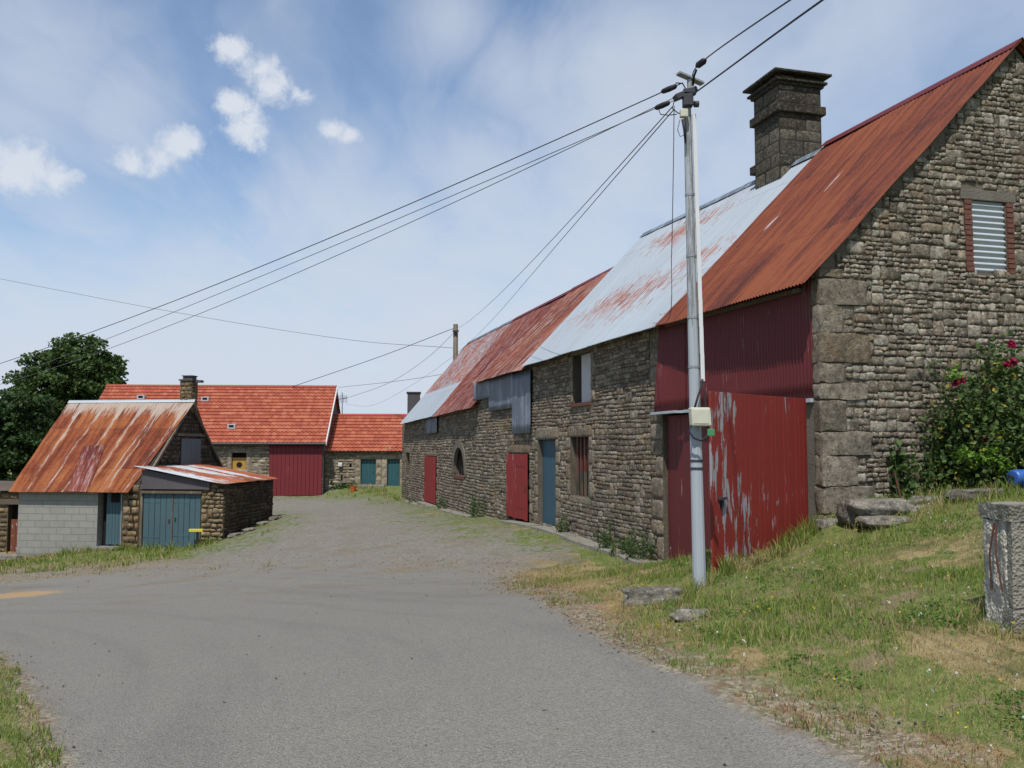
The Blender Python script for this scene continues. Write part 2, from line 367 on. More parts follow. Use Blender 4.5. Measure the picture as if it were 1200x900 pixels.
def paint(c, under, amt, spec=.35, vscale=(9, 9, .9), under2=None, wear=False):
    def f(t):
        p = t.pos(); n1 = t.noise(t.v('MULTIPLY', p, vscale), 1, 6, .7, .3); n2 = t.noise(p, 1.3, 4, .6); n3 = t.noise(p, 25, 5, .7)
        m = t.sm(t.m('ADD', t.m('MULTIPLY', n1, .75), t.m('MULTIPLY', n2, .35)), amt, amt+.03)
        if wear: m = t.sm(t.m('ADD', t.m('ADD', t.m('MULTIPLY', n1, .75), t.m('MULTIPLY', n2, .35)), t.m('MULTIPLY', t.sm(t.sep(p)[0], 3.3, 2.1), .07)), amt, amt+.02)
        base = t.mix(n2, tuple(q*.8 for q in c), tuple(q*1.15 for q in c)); base = t.mix(t.m('MULTIPLY', n3, .3), base, tuple(q*.6 for q in c))
        return dict(c=t.mix(m, base, t.mix(n3, under, under2 or under)), r=.6, s=spec, h=t.m('ADD', n3, m), hd=.002)
    return f
material('red_tin', paint((.115,.016,.018), (.24,.13,.13), .66, vscale=(18, 18, 1.0)))
material('red_leaf', paint((.21,.022,.016), (.30,.30,.31), .66, vscale=(13, 13, 1.7), under2=(.2,.2,.22), wear=True))
material('red_door', paint((.24,.017,.017), (.42,.38,.36), .66, vscale=(10, 10, .8)))
material('red_far', paint((.155,.018,.022), (.20,.05,.05), .72, vscale=(6, 6, .5)))
material('blue_door', paint((.032,.085,.115), (.12,.14,.14), .74))
material('blue_grey', paint((.055,.105,.125), (.16,.17,.16), .68, vscale=(6, 6, .5)))
material('teal_door', paint((.02,.085,.10), (.08,.1,.1), .8))
material('grey_blue_shutter', paint((.10,.125,.15), (.2,.2,.2), .8))
material('grey_tin', paint((.115,.145,.18), (.22,.26,.30), .56, vscale=(4, 4, .25), spec=.5, under2=(.16,.19,.23)))
material('dark_tin', paint((.085,.075,.08), (.12,.12,.12), .7))
material('pale_tin', paint((.40,.44,.47), (.2,.12,.09), .72, vscale=(3, 3, 9), spec=.5))
material('white_board', paint((.46,.46,.46), (.3,.3,.3), .7))
material('wood_old', paint((.11,.085,.06), (.2,.17,.13), .6, vscale=(30, 30, 2)))
material('brown_door', paint((.16,.05,.025), (.3,.28,.28), .62, vscale=(8, 8, 3)))
material('green_bar', paint((.04,.06,.045), (.14,.07,.05), .52))
material('red_bar', paint((.13,.035,.025), (.12,.09,.07), .55))
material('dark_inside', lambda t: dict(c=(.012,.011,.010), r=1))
material('dark_metal', lambda t: dict(c=t.mix(t.noise(t.pos(), 30), (.02,.022,.028), (.06,.06,.07)), r=.5))
material('cable_black', lambda t: dict(c=(.018,.018,.022), r=.6))
material('cable_grey', lambda t: dict(c=(.10,.10,.11), r=.6))
material('galv', lambda t: dict(c=t.mix(t.noise(t.pos(), 40), (.22,.23,.24), (.35,.36,.37)), r=.5, m=.4))
material('box_cream', lambda t: dict(c=t.mix(t.noise(t.pos(), 20, 5), (.42,.42,.33), (.56,.55,.46)), r=.5))
material('green_tag', lambda t: dict(c=(.05,.22,.09), r=.5))
material('white_plastic', lambda t: dict(c=t.mix(t.noise(t.pos(), 6), (.50,.52,.53), (.62,.63,.64)), r=.5))
material('blue_plastic', lambda t: dict(c=t.mix(t.noise(t.pos(), 9), (.02,.08,.30), (.03,.12,.38)), r=.4, s=.5))
material('yellow_paint', lambda t: dict(c=t.mix(t.noise(t.pos(), 30), (.45,.40,.02), (.6,.52,.05)), r=.5))
material('orange_cloth', lambda t: dict(c=(.55,.12,.03), r=.7))
material('brick', lambda t: dict(c=t.mix(t.noise(t.pos(), 14, 4), (.10,.04,.03), (.16,.07,.05)), h=t.noise(t.pos(), 40), hd=.01))
def pole_m(t):
    p = t.pos(); a = t.noise(t.v('MULTIPLY', p, (40, 40, 1.6)), 1, 6, .7); b = t.noise(p, 5, 4); z = t.sep(p)[2]
    c = t.mix(a, (.24,.27,.30), (.40,.44,.47))
    pat = t.sm(t.m('ADD', t.m('MULTIPLY', t.noise(t.v('MULTIPLY', p, (30, 30, 2.2)), 1, 6, .7), .8), t.m('MULTIPLY', t.sm(z, 2.2, 3.4), .16)), .52, .58)
    c = t.mix(t.m('MULTIPLY', pat, .6), c, (.11,.095,.085))
    return dict(c=c, r=.8, h=a, hd=.004)
material('pole_grey', pole_m)
def conc(t):
    p = t.pos(); n1 = t.noise(p, 14, 6, .7); n2 = t.noise(p, 3, 4); v = t.vor(p, 55)
    c = t.mix(n1, (.15,.142,.118), (.29,.275,.23)); c = t.mix(t.m('MULTIPLY', t.sm(n2, .5, .65), .5), c, (.09,.088,.07))
    c = t.mix(t.m('MULTIPLY', t.sm(v, .28, .12), .35), c, (.36,.33,.28))
    return dict(c=c, h=t.m('ADD', n1, t.m('MULTIPLY', v, .6)), hd=.02)
material('concrete', conc)
material('concrete_pale', lambda t: dict(c=t.mix(t.sm(t.vor(t.pos(), 45), .1, .5), t.mix(t.noise(t.pos(), 18, 7, .75), (.22,.20,.16), (.48,.45,.38)), (.50,.47,.40)), h=t.m('ADD', t.vor(t.pos(), 45), t.noise(t.pos(), 30, 6, .7)), hd=.02))
def cinder(t):
    uv = t.uv(); b = t.n('ShaderNodeTexBrick'); t.put(b.inputs['Vector'], uv); b.offset = .5
    for k, q in (('Scale', 1.0), ('Mortar Size', .012), ('Mortar Smooth', .3), ('Bias', .2), ('Brick Width', .5), ('Row Height', .21)): b.inputs[k].default_value = q
    t.put(b.inputs['Color1'], (.25,.245,.22)); t.put(b.inputs['Color2'], (.29,.285,.26)); t.put(b.inputs['Mortar'], (.235,.23,.21))
    p = t.pos(); c = t.mix(t.m('MULTIPLY', t.noise(p, 4, 5, .65), .6), b.outputs[0], (.16,.155,.14)); z = t.sep(uv)[1]
    c = t.mix(t.m('MULTIPLY', t.sm(t.m('ADD', z, t.m('MULTIPLY', t.noise(p, 3, 4), .5)), .65, .3), .6), c, (.13,.13,.105))
    return dict(c=c, h=t.m('SUBTRACT', t.m('MULTIPLY', t.noise(p, 60, 4), .3), b.outputs[1]), hd=.012)
material('cinder', cinder)
def plank_groove(c, gap=.12, a=.75):
    def f(t):
        uv = t.uv(); x, y, _ = t.sep(uv); wn = t.n('ShaderNodeTexWhiteNoise', noise_dimensions='1D'); t.put(wn.inputs['W'], t.m('FLOOR', t.m('DIVIDE', x, gap)))
        n = t.noise(t.v('MULTIPLY', uv, (30, 2, 1)), 1, 5, .7)
        k = t.m('ADD', t.m('MULTIPLY', wn.outputs['Value'], .35), t.m('MULTIPLY', n, .5))
        return dict(c=t.mix(k, tuple(q*.7 for q in c), tuple(min(1, q*1.3) for q in c)), r=.75, h=n, hd=.003)
    return f
def tiles(t):
    uv = t.uv(); x, y, _ = t.sep(uv); wn = t.n('ShaderNodeTexWhiteNoise', noise_dimensions='2D')
    t.put(wn.inputs['Vector'], t.comb(t.m('FLOOR', t.m('DIVIDE', x, .22)), t.m('FLOOR', t.m('DIVIDE', y, .34))))
    n = t.noise(uv, 1.1, 5, .6); n2 = t.noise(uv, 9, 4, .6)
    k = t.m('ADD', t.m('MULTIPLY', wn.outputs['Value'], .55), t.m('MULTIPLY', n, .5))
    c = t.ramp(k, [(.05, (.22,.052,.032)), (.5, (.31,.078,.042)), (.95, (.39,.14,.08))])
    fr = t.m('FRACT', t.m('DIVIDE', y, .34))
    c = t.mix(t.m('MULTIPLY', t.sm(n2, .58, .75), .35), c, (.16,.05,.05))
    return dict(c=c, r=.8, h=n2, hd=.004)
material('tiles', tiles)
material('tile_ridge', lambda t: dict(c=t.mix(t.noise(t.pos(), 3, 4), (.24,.055,.035), (.34,.09,.055))))
material('slate_dark', lambda t: dict(c=t.mix(t.noise(t.pos(), 5, 4), (.05,.05,.055), (.09,.085,.085))))
material('zinc_white', lambda t: dict(c=(.52,.52,.52), r=.6))
material('ochre_panel', paint((.42,.23,.05), (.3,.2,.1), .7))
def leafm(a, b, c2=None, tr=.25):
    def f(t):
        col = t.sep(t.attr('Col')); c = t.mix(col[0], a, b)
        if c2: c = t.mix(t.sm(col[1], .955, .975), c, c2)
        return dict(c=c, r=.6, s=.25, tr=tr)
    return f
material('leaf_oak', leafm((.028,.062,.018), (.095,.15,.04)))
material('leaf_hedge', leafm((.016,.038,.012), (.055,.10,.028)))
material('leaf_rose', leafm((.025,.058,.015), (.10,.155,.038), (.35,.28,.04)))
material('leaf_lime', leafm((.10,.20,.02), (.16,.28,.04)))
material('leaf_weed', leafm((.03,.06,.015), (.08,.13,.035)))
material('grass_blade', lambda t: dict(c=t.attr('Col'), r=.7, s=.15, tr=.3))
material('petal', leafm((.18,.002,.025), (.34,.006,.06), tr=.15))
material('petal_yellow', leafm((.55,.40,.02), (.75,.6,.05)))
material('bark', lambda t: dict(c=t.mix(t.noise(t.pos(), 12, 5), (.03,.025,.018), (.10,.08,.06)), h=t.noise(t.pos(), 20, 5), hd=.02))
material('rebar', lambda t: dict(c=t.mix(t.noise(t.pos(), 40), (.06,.025,.018), (.13,.06,.04)), r=.8))
def ground_m(t):
    p = t.pos(); x, y, z = t.sep(p); g = t.sep(t.attr('Col')); g2 = t.sep(t.attr('Col2'))
    asph, grav, dry = g[0], g[1], g[2]; red = g2[0]
    e1 = t.noise(p, 1.6, 6, .65); e2 = t.noise(p, 7, 6, .7); e3 = t.noise(p, 38, 4, .65); sp = t.vor(p, 120, 'Color'); spv = t.sep(sp)[0]; spd = t.vor(p, 85)
    rc = t.v('SUBTRACT', p, (-14.0, 3.0, 0.0)); rx_, ry_, _ = t.sep(rc); rad_ = t.m('SQRT', t.m('ADD', t.m('MULTIPLY', rx_, rx_), t.m('MULTIPLY', ry_, ry_))); an_ = t.m('ARCTAN2', ry_, rx_)
    st = t.noise(t.comb(t.m('MULTIPLY', rad_, 1.5), t.m('MULTIPLY', an_, 2.0)), 1.0, 6, .55, .12)
    ca = t.ramp(t.m('ADD', t.m('MULTIPLY', spv, .55), t.m('MULTIPLY', e3, .45)), [(.1, (.10,.099,.095)), (.45, (.165,.163,.156)), (.8, (.215,.212,.202)), (1, (.33,.325,.31))])
    ca = t.mix(t.m('MULTIPLY', t.sm(st, .47, .68), .27), ca, (.098,.099,.101))
    ca = t.mix(t.m('MULTIPLY', t.sm(e1, .5, .75), .35), ca, (.20,.185,.155))
    ca = t.mix(1.0, ca, (1.12, 1.085, 1.02), 'MULTIPLY')
    v2 = t.vor(p, 40, 'Color'); v2v = t.sep(v2)[0]
    cg = t.ramp(t.m('ADD', t.m('MULTIPLY', v2v, .5), t.m('MULTIPLY', e3, .5)), [(.1, (.10,.092,.078)), (.5, (.19,.178,.152)), (.95, (.31,.29,.26))])
    cg = t.mix(t.m('MULTIPLY', t.sm(e1, .5, .62), .55), cg, (.16,.14,.10))
    cg = t.mix(t.m('MULTIPLY', t.sm(t.noise(p, 2.6, 6, .7), .58, .66), .35), cg, (.12,.13,.06))
    soil = t.mix(e2, (.12,.095,.06), (.24,.19,.12))
    cgr = t.mix(t.sm(e2, .35, .65), (.075,.115,.025), (.16,.18,.055)); cgr = t.mix(t.sm(t.noise(p, 3.5, 6, .7), .52, .64), cgr, soil)
    cdr = t.mix(t.sm(e2, .35, .65), (.20,.15,.07), (.28,.225,.115)); cdr = t.mix(t.sm(e1, .5, .6), cdr, (.13,.12,.05))
    cdr = t.mix(t.m('MULTIPLY', t.m('MULTIPLY', red, t.sm(e3, .4, .6)), .7), cdr, (.22,.07,.035))
    jit = t.m('MULTIPLY', t.m('SUBTRACT', t.m('ADD', t.m('MULTIPLY', e1, .6), t.m('MULTIPLY', e2, .6)), .6), 1.3)
    c = t.mix(t.sm(t.m('ADD', dry, jit), .42, .58), cgr, cdr)
    edirt = t.m('MULTIPLY', t.sm(t.m('ADD', red, t.m('MULTIPLY', jit, .8)), .4, .75), .9)
    edirt = t.m('MAXIMUM', edirt, t.m('MULTIPLY', t.sm(t.m('ADD', asph, t.m('MULTIPLY', jit, .25)), .02, .22), .9))
    peb = t.ramp(t.m('ADD', t.m('MULTIPLY', t.sep(t.vor(p, 34, 'Color'))[0], .6), t.m('MULTIPLY', e3, .4)), [(.1, (.09,.075,.05)), (.5, (.20,.165,.115)), (.85, (.34,.30,.24)), (1, (.5,.47,.42))])
    peb = t.mix(t.m('MULTIPLY', t.sm(t.noise(p, 5.5, 6, .7), .52, .60), .5), peb, (.19,.085,.045))
    c = t.mix(edirt, c, peb)
    c = t.mix(t.sm(t.m('ADD', grav, jit), .42, .58), c, cg)
    e0 = t.noise(p, .45, 5, .65)
    am = t.sm(t.m('ADD', asph, t.m('ADD', t.m('MULTIPLY', jit, .7), t.m('MULTIPLY', t.m('MULTIPLY', t.m('SUBTRACT', e0, .5), 2.2), t.sm(y, 8.0, 14.0)))), .30, .70)
    c = t.mix(am, c, ca)
    st_ = G(6, 698); dq = t.v('LENGTH', t.v('MULTIPLY', t.v('SUBTRACT', p, tuple(st_)), (.75, 1.5, 0)))
    c = t.mix(t.m('MULTIPLY', t.sm(t.m('ADD', dq, t.m('MULTIPLY', t.m('SUBTRACT', e2, .5), 1.6)), .95, .6), .8), c, (.38,.25,.12))
    br = t.m('MULTIPLY', t.sm(t.noise(t.v('MULTIPLY', p, (.35, .5, 1)), 1.6, 6, .7), .52, .62), t.m('MULTIPLY', t.sm(y, 12.0, 17.0), t.sm(y, 34.0, 26.0)))
    c = t.mix(t.m('MULTIPLY', br, t.m('MULTIPLY', t.m('MAXIMUM', am, grav), .45)), c, (.16,.12,.075))
    bh = t.m('ADD', t.m('MULTIPLY', spd, .8), t.m('MULTIPLY', e3, .6))
    return dict(c=c, r=.93, s=.18, h=t.m('ADD', bh, t.m('MULTIPLY', e2, .6)), hd=.012)
material('ground', ground_m)
def yellow_mark(t):
    return dict(c=t.mix(t.noise(t.pos(), 10, 5), (.30,.24,.10), (.45,.34,.13)))
# ------------------------------------------------------------------ ground mesh (polar grid, split into road / gravel yard / grass)
def GP(l): return [tuple(G(*q)[:2]) for q in l]
right_edge = GP([(1000,897),(900,846),(800,795),(730,763),(680,735),(620,700),(560,672)])
mouth = GP([(540,664),(400,662),(250,668),(120,674),(0,674)])
left_edge = GP([(0,762),(40,800),(66,850),(80,897)])
road_poly = [(3.2,-40),(2.4,0),(2.1,3.0)]+right_edge+mouth+[(-60,26),(-60,10),(-14,8.5)]+left_edge+[(-2.2,3.2),(-2.4,0),(-4,-40)]
yard_poly = right_edge[-2:]+GP([(640,660),(655,648),(600,628),(540,616),(500,604),(470,592),(440,584),(400,584),(378,582),(330,582)])+[tuple(TB.pt(-6,.3,0)[:2])]+GP([(326,606),(300,626),(262,642),(225,655),(120,678)])+[mouth[2],mouth[0]]
dry_poly = GP([(1020,900),(800,800),(680,737),(560,672),(600,650),(680,646),(776,664),(800,690),(700,715),(760,750),(900,800),(1200,880),(1200,900)])
red_poly = GP([(1000,900),(800,800),(700,750),(640,712),(555,672),(600,664),(680,690),(745,735),(870,785),(1120,870),(1200,900)])
def sdf(poly, x, y):
    ins = np.zeros(x.shape, bool); dm = np.full(x.shape, 1e9); m = len(poly)
    for i in range(m):
        x0, y0 = poly[i]; x1, y1 = poly[(i+1) % m]
        c = ((y0 > y) != (y1 > y)) & (x < (x1-x0)*(y-y0)/((y1-y0) or 1e-9)+x0); ins ^= c
        ex, ey = x1-x0, y1-y0; tt = np.clip(((x-x0)*ex+(y-y0)*ey)/(ex*ex+ey*ey+1e-12), 0, 1)
        dm = np.minimum(dm, np.hypot(x-x0-tt*ex, y-y0-tt*ey))
    return np.where(ins, dm, -dm)
def edge(poly, x, y, wd): return np.clip(.5+sdf(poly, x, y)/(2*wd), 0, 1)
def masks(x, y):
    r = np.hypot(x, y); wd = .12+.018*r+.22*np.clip(r-13, 0, 12)
    a = edge(road_poly, x, y, wd); g = edge(yard_poly, x, y, wd*2.2); d = edge(dry_poly, x, y, .5+.01*r); rd = edge(red_poly, x, y, .35+.01*r)
    d2 = fbm(x, y, .9, 5); d = np.clip(d+np.where(y > 0, (d2-.50)*2.2, 0), 0, 1)
    return a, g, d, rd
ang = np.unique(np.concatenate([np.linspace(-180, -42, 60), np.linspace(-42, 42, 640), np.linspace(42, 180, 60)]))*math.pi/180
rad = np.concatenate([[.3, 1, 2, 3], np.geomspace(3.6, 75, 420), np.geomspace(78, 900, 40)])
AA, RR = np.meshgrid(ang, rad, indexing='ij'); gx = RR*np.sin(AA); gy = RR*np.cos(AA); gz = H(gx.ravel(), gy.ravel()).reshape(gx.shape)
ma, mg, md, mr = masks(gx, gy)
grassy = (1-np.maximum(ma, mg)); gz += grassy*((fbm(gx, gy, 1.3, 3)-.5)*.10+(fbm(gx, gy, 5, 8)-.5)*.05)*(RR < 90) + (fbm(gx, gy, .5, 4)-.5)*.05*(RR < 90)*ma
nu, nv = gx.shape; cls = np.where(ma > .5, 0, np.where(mg > .5, 1, 2)); fc = cls[:-1, :-1].ravel()
i = np.arange((nu-1)*(nv-1)); a = (i//(nv-1))*nv+i % (nv-1); FA = np.stack([a, a+1, a+nv+1, a+nv], 1)
VV = np.stack([gx, gy, gz], 2).reshape(-1, 3); C1 = np.stack([ma, mg, md], 2).reshape(-1, 3); C2 = np.stack([mr, mr, mr], 2).reshape(-1, 3)
for k, (nm, lb, ct) in enumerate((('road', 'worn grey chip-sealed road sweeping across the foreground', 'road'), ('gravel_yard', 'grey gravel farmyard drive running between the buildings', 'yard'), ('ground', 'patchy green and dried-out grass ground around the road', 'ground'))):
    f = FA[fc == k]; used, inv = np.unique(f, return_inverse=True); me = bpy.data.meshes.new(nm)
    me.from_pydata(VV[used].tolist(), [], inv.reshape(-1, 4).tolist())
    for an, cc in (('Col', C1), ('Col2', C2)):
        ca = me.color_attributes.new(an, 'FLOAT_COLOR', 'POINT'); ca.data.foreach_set('color', np.hstack([cc[used], np.ones((len(used), 1))]).ravel())
    tag(link(nm, me, 'ground', None, True), lb, ct, kind='structure')

# ------------------------------------------------------------------ masonry
def rect_stones(mb, fr, rects, coarse=False, prot=.03, edge_in=.02, wob=.012, bright=None):
    ga = np.array([-1, -.72, 0, .72, 1]) if coarse else np.array([-1, -.9, -.6, 0, .6, .9, 1])
    m = len(ga); a, b = np.meshgrid(ga, ga, indexing='ij')
    i = np.arange((m-1)*(m-1)); q = (i//(m-1))*m+i % (m-1); fs = np.stack([q, q+m, q+m+1, q+1], 1)
    fx = np.array(fr.a); fn_ = np.array(fr.n)
    flip = (fx[0]*0-0) # orientation fixed below
    nrm = np.cross(np.array([fx[0], fx[1], 0]), np.array([0, 0, 1.0])); rev = (nrm[:2]@fn_) < 0
    if rev: fs = fs[:, ::-1]
    fs = fs.tolist()
    for (s0, s1, z0, z1) in rects:
        hw, hh = (s1-s0)/2, (z1-z0)/2; cs, cz_ = (s0+s1)/2, (z0+z1)/2
        cc = random.uniform(.02, .13)
        x = a*(1-cc*b**4); y = b*(1-cc*a**4)
        w0 = min(wob, .2*min(hw, hh)*2)
        x = x*hw+rng.uniform(-w0, w0, a.shape); y = y*hh+rng.uniform(-w0, w0, a.shape)
        pr = prot*random.uniform(.35, 1.3)
        hgt = pr*(1-a**6)*(1-b**6)*(1-.25*(a*a+b*b)/2)+rng.uniform(-.2, .2, a.shape)*pr*.5+(a*random.uniform(-.3, .3)+b*random.uniform(-.3, .3))*pr
        bd = (np.abs(a) == 1) | (np.abs(b) == 1); hgt = np.where(bd, -edge_in, hgt)
        S_ = cs+x; Z_ = cz_+y
        pts = np.stack([fr.o[0]+fx[0]*S_+fn_[0]*hgt, fr.o[1]+fx[1]*S_+fn_[1]*hgt, Z_], 2)
        mb.add(pts.reshape(-1, 3), fs, None, (random.random() if bright is None else random.uniform(*bright), random.random(), random.random()))
def rubble(fr, s0, s1, zb, zt, excl, hr, wr, big=.05, gap=.008):
    out = []; zlo = min(zb(s0+(s1-s0)*k/20) for k in range(21)); zhi = max(zt(s0+(s1-s0)*k/20) for k in range(21))
    z = zlo-.05; bigs = []
    while z < zhi:
        h = random.uniform(*hr); s = s0-random.uniform(0, wr[1]*.5)
        while s < s1:
            wd = random.uniform(*wr)*(1 if random.random() < .8 else 1.6); hh = h
            a0, a1 = max(s, s0), min(s+wd, s1); sm = (a0+a1)/2
            if random.random() < big: hh = h*2.1
            s += wd
            jz0 = random.uniform(-.10, .10)*h; wave = .014*math.sin(sm*1.3+z*2)+.008*math.sin(sm*3.7+z*5)
            zz0, zz1 = z+wave+jz0, z+hh+wave+random.uniform(-.10, .10)*h
            if any(b[0] < sm < b[1] and b[2] < (zz0+zz1)/2 < b[3] for b in bigs): continue
            if a1-a0 < .05: continue
            if (zz0+zz1)/2 > zt(sm)-.0 or zz1 < zb(sm)-.1: continue
            bad = False
            for (e0, e1, e2, e3) in excl:
                if e2 < (zz0+zz1)/2 < e3 and a1 > e0 and a0 < e1:
                    if a0 < e0 and e0-a0 > .06: a1 = e0
                    elif a1 > e1 and a1-e1 > .06: a0 = e1
                    else: bad = True; break
            if bad: continue
            if hh > h: bigs.append((a0, a1, zz0, zz1))
            out.append((a0+gap, a1-gap, zz0+gap, zz1-gap))
        z += h
    return out
def packed(fr, s0, s1, zb, zt, excl, gap=.003):
    out = []; zlo = min(zb(s0+(s1-s0)*k/20) for k in range(21)); zhi = max(zt(s0+(s1-s0)*k/20) for k in range(21)); z = zlo-.1; 
    def put(a0, a1, c0, c1):
        sm, zm = (a0+a1)/2, (c0+c1)/2
        if zm > zt(sm) or c1 > zt(sm)+.05 or c1 < zb(sm)-.1: return
        for (e0, e1, e2, e3) in excl:
            if e2 < zm < e3 and a1 > e0 and a0 < e1:
                if a0 < e0 and e0-a0 > .05: a1 = e0
                elif a1 > e1 and a1-e1 > .05: a0 = e1
                else: return
        j = .006
        out.append((a0+gap+random.uniform(-j, j), a1-gap+random.uniform(-j, j), c0+gap+random.uniform(-j, j), c1-gap+random.uniform(-j, j)))
    def split(a0, a1, c0, c1, d):
        w_, h_ = a1-a0, c1-c0
        if h_ > .21 or (h_ > .10 and random.random() < .52):
            if w_ > .34 and random.random() < .5: q = a0+w_*random.uniform(.35, .65); split(a0, q, c0, c1, d+1); split(q, a1, c0, c1, d+1); return
            if h_ < .23 and w_ < .3 and random.random() < .22: put(a0, a1, c0, c1); return
            q = c0+h_*random.uniform(.34, .66); split(a0, a1, c0, q, d+1); split(a0, a1, q, c1, d+1); return
        if w_ > .34 or w_ > 3.0*h_ or (w_ > .16 and random.random() < .35): q = a0+w_*random.uniform(.33, .67); split(a0, q, c0, c1, d+1); split(q, a1, c0, c1, d+1); return
        put(a0, a1, c0, c1)
    while z < zhi:
        h = random.uniform(.26, .38); s = s0-random.uniform(0, .4)
        while s < s1:
            wd = random.uniform(.4, .8); a0, a1 = max(s, s0), min(s+wd, s1)
            if a1-a0 > .06: split(a0, a1, z, z+h, 0)
            s += wd
        z += h
    return out
def wall_mesh(fr, s0, s1, zb, zt, opens, o_front, o_back, step=1.0):
    mb = MB(); cuts = sorted(set([s0, s1]+[c for o in opens for c in o[:2] if s0 < c < s1]+list(np.arange(s0+step, s1, step))))
    for a, b in zip(cuts[:-1], cuts[1:]):
        if b-a < 1e-4: continue
        m = (a+b)/2; iv = sorted([(o[2], o[3]) for o in opens if o[0] <= m <= o[1]])
        lo = None
        for (c, d) in iv:
            if lo is None:
                if c > zb(m): mb.fbox(fr, a, b, o_back, o_front, zb(a), c, zb(b), c)
            else: mb.fbox(fr, a, b, o_back, o_front, lo, c)
            lo = d
        if lo is None: mb.fbox(fr, a, b, o_back, o_front, zb(a), zt(a), zb(b), zt(b))
        elif lo < min(zt(a), zt(b)): mb.fbox(fr, a, b, o_back, o_front, lo, zt(a), lo, zt(b))
    return mb
def corr(p00, p10, p01, p11, period=.076, amp=.011, nv=16, per=5, sag=.02, seed=0, u0=0.0, swap=False, jag=.0):
    """corrugated sheet: p00-p10 along the eave, p01-p11 along the ridge"""
    p00, p10, p01, p11 = (np.array(q, float) for q in (p00, p10, p01, p11))
    L = np.linalg.norm(p10-p00); Hh = np.linalg.norm(p01-p00); nu_ = max(4, int(L/period*per))
    uu, vv = np.meshgrid(np.linspace(0, 1, nu_+1), np.linspace(0, 1, nv+1), indexing='ij')
    pts = (p00*(1-uu)[..., None]+p10*uu[..., None])*(1-vv)[..., None]+(p01*(1-uu)[..., None]+p11*uu[..., None])*vv[..., None]
    nn = np.cross(p10-p00, p01-p00); nn /= np.linalg.norm(nn)
    if nn[2] < 0: nn = -nn
    wv = amp*np.sin(2*math.pi*uu*L/period) + sag*(fbm(uu*L, vv*Hh, .45, seed)-.5)*2
    sheet = np.floor(uu*L/.83); js = np.sin(sheet*12.9+seed*3)*43758.5; js = js-np.floor(js)
    wv = wv + (js-.5)*.008
    dn = (p00-p01)/Hh
    pts = pts+nn*wv[..., None]+dn*(np.where(vv == 0, 1, 0)*(js-.3)*jag)[..., None]
    uv = np.stack([u0+uu*L, vv*Hh], 2)
    return pts, uv

# ------------------------------------------------------------------ LONG BARN
barn = thing('long_barn', 'long dark rubble-stone barn with patched rusty and white tin roofs and red cart gate', 'barn', LB.pt(10, -3, h1(*LB.pt(10, -3, 0)[:2])))
RW = GB.hit(1190, 52)[0]                      # half width of the barn
RZ = GB.hit(1190, 52)[1]
OV = .27
RG = LB.sh(0, -RW)                            # vertical plane under the ridge
def E(px, py): s, z = LB.hit(px, py, OV); return (s, z)
def Rg(px, py): s, z = RG.hit(px, py); return (s, z)
e1a, e1b = E(976, 324), E(768, 381)
r1a, r1b = Rg(1190, 52), Rg(971, 167)
s12 = e1b[0]; sl1 = (r1b[1]-r1a[1])/(r1b[0]-r1a[0])
e2b = E(612, 429); r2a, r2b = Rg(876, 217.5), Rg(743.7, 280)
e3a = E(612, 433); e3b = E(553.8, 449); r3a, r3b = Rg(706, 321), Rg(582, 385)
e4a = E(547, 479.5); e4b = E(506, 488.5); e5b = E(469, 497); r5b = Rg(537, 408)
sA, s2, s3, s4, s5 = -.12, e2b[0], e3b[0], e4b[0], e5b[0]
def lin(p, q, s): return p[1]+(q[1]-p[1])*(s-p[0])/(q[0]-p[0])
def rpts(sa, sb, ea, eb, ra, rb, back=False):
    if not back: return LB.pt(sa, OV, ea), LB.pt(sb, OV, eb), LB.pt(sa, -RW, ra), LB.pt(sb, -RW, rb)
    return LB.pt(sa, -2*RW-OV, ea), LB.pt(sb, -2*RW-OV, eb), LB.pt(sa, -RW, ra), LB.pt(sb, -RW, rb)
secs = [  # name, material, s range, eave z a/b, ridge z a/b
 ('roof_near', sA, s12, lin(e1a, e1b, sA), e1b[1], lin(r1a, r1b, sA), lin(r1a, r1b, s12)),
 ('roof_white', s12, s2, e1b[1]-.03, e2b[1], lin(r2a, r2b, s12), lin(r2a, r2b, s2)),
 ('roof_mid', s2, s3+.15, e3a[1], e3b[1], lin(r3a, r3b, s2), lin(r3a, r3b, s3+.15)),
 ('roof_low', s3+.15, s4 if s4 > s3 else s4, e4a[1], e4b[1], lin(r3a, r3b, s3), lin(r3a, r3b, e4b[0])),
 ('roof_far_white', e4b[0], s5+.15, e4b[1], e5b[1], lin(r3b, r5b, e4b[0]), lin(r3b, r5b, s5+.15)),
]
secs[3] = ('roof_low', s3+.15, e4b[0], e4a[1], e4b[1], secs[2][6]-.02, lin(r3a, r3b, e4b[0]))
print('SECS', [(q[0], *[round(v, 2) for v in q[1:]]) for q in secs], 'RW', RW, 'RZ', RZ)
lab = {'roof_near': 'rust red sheeting of the nearest roof', 'roof_white': 'pale blue-white sheeting with rust streaks', 'roof_mid': 'rusty sheeting with pale streaks', 'roof_low': 'low maroon rusty sheeting at the eave step', 'roof_far_white': 'white sheeting at the far end'}
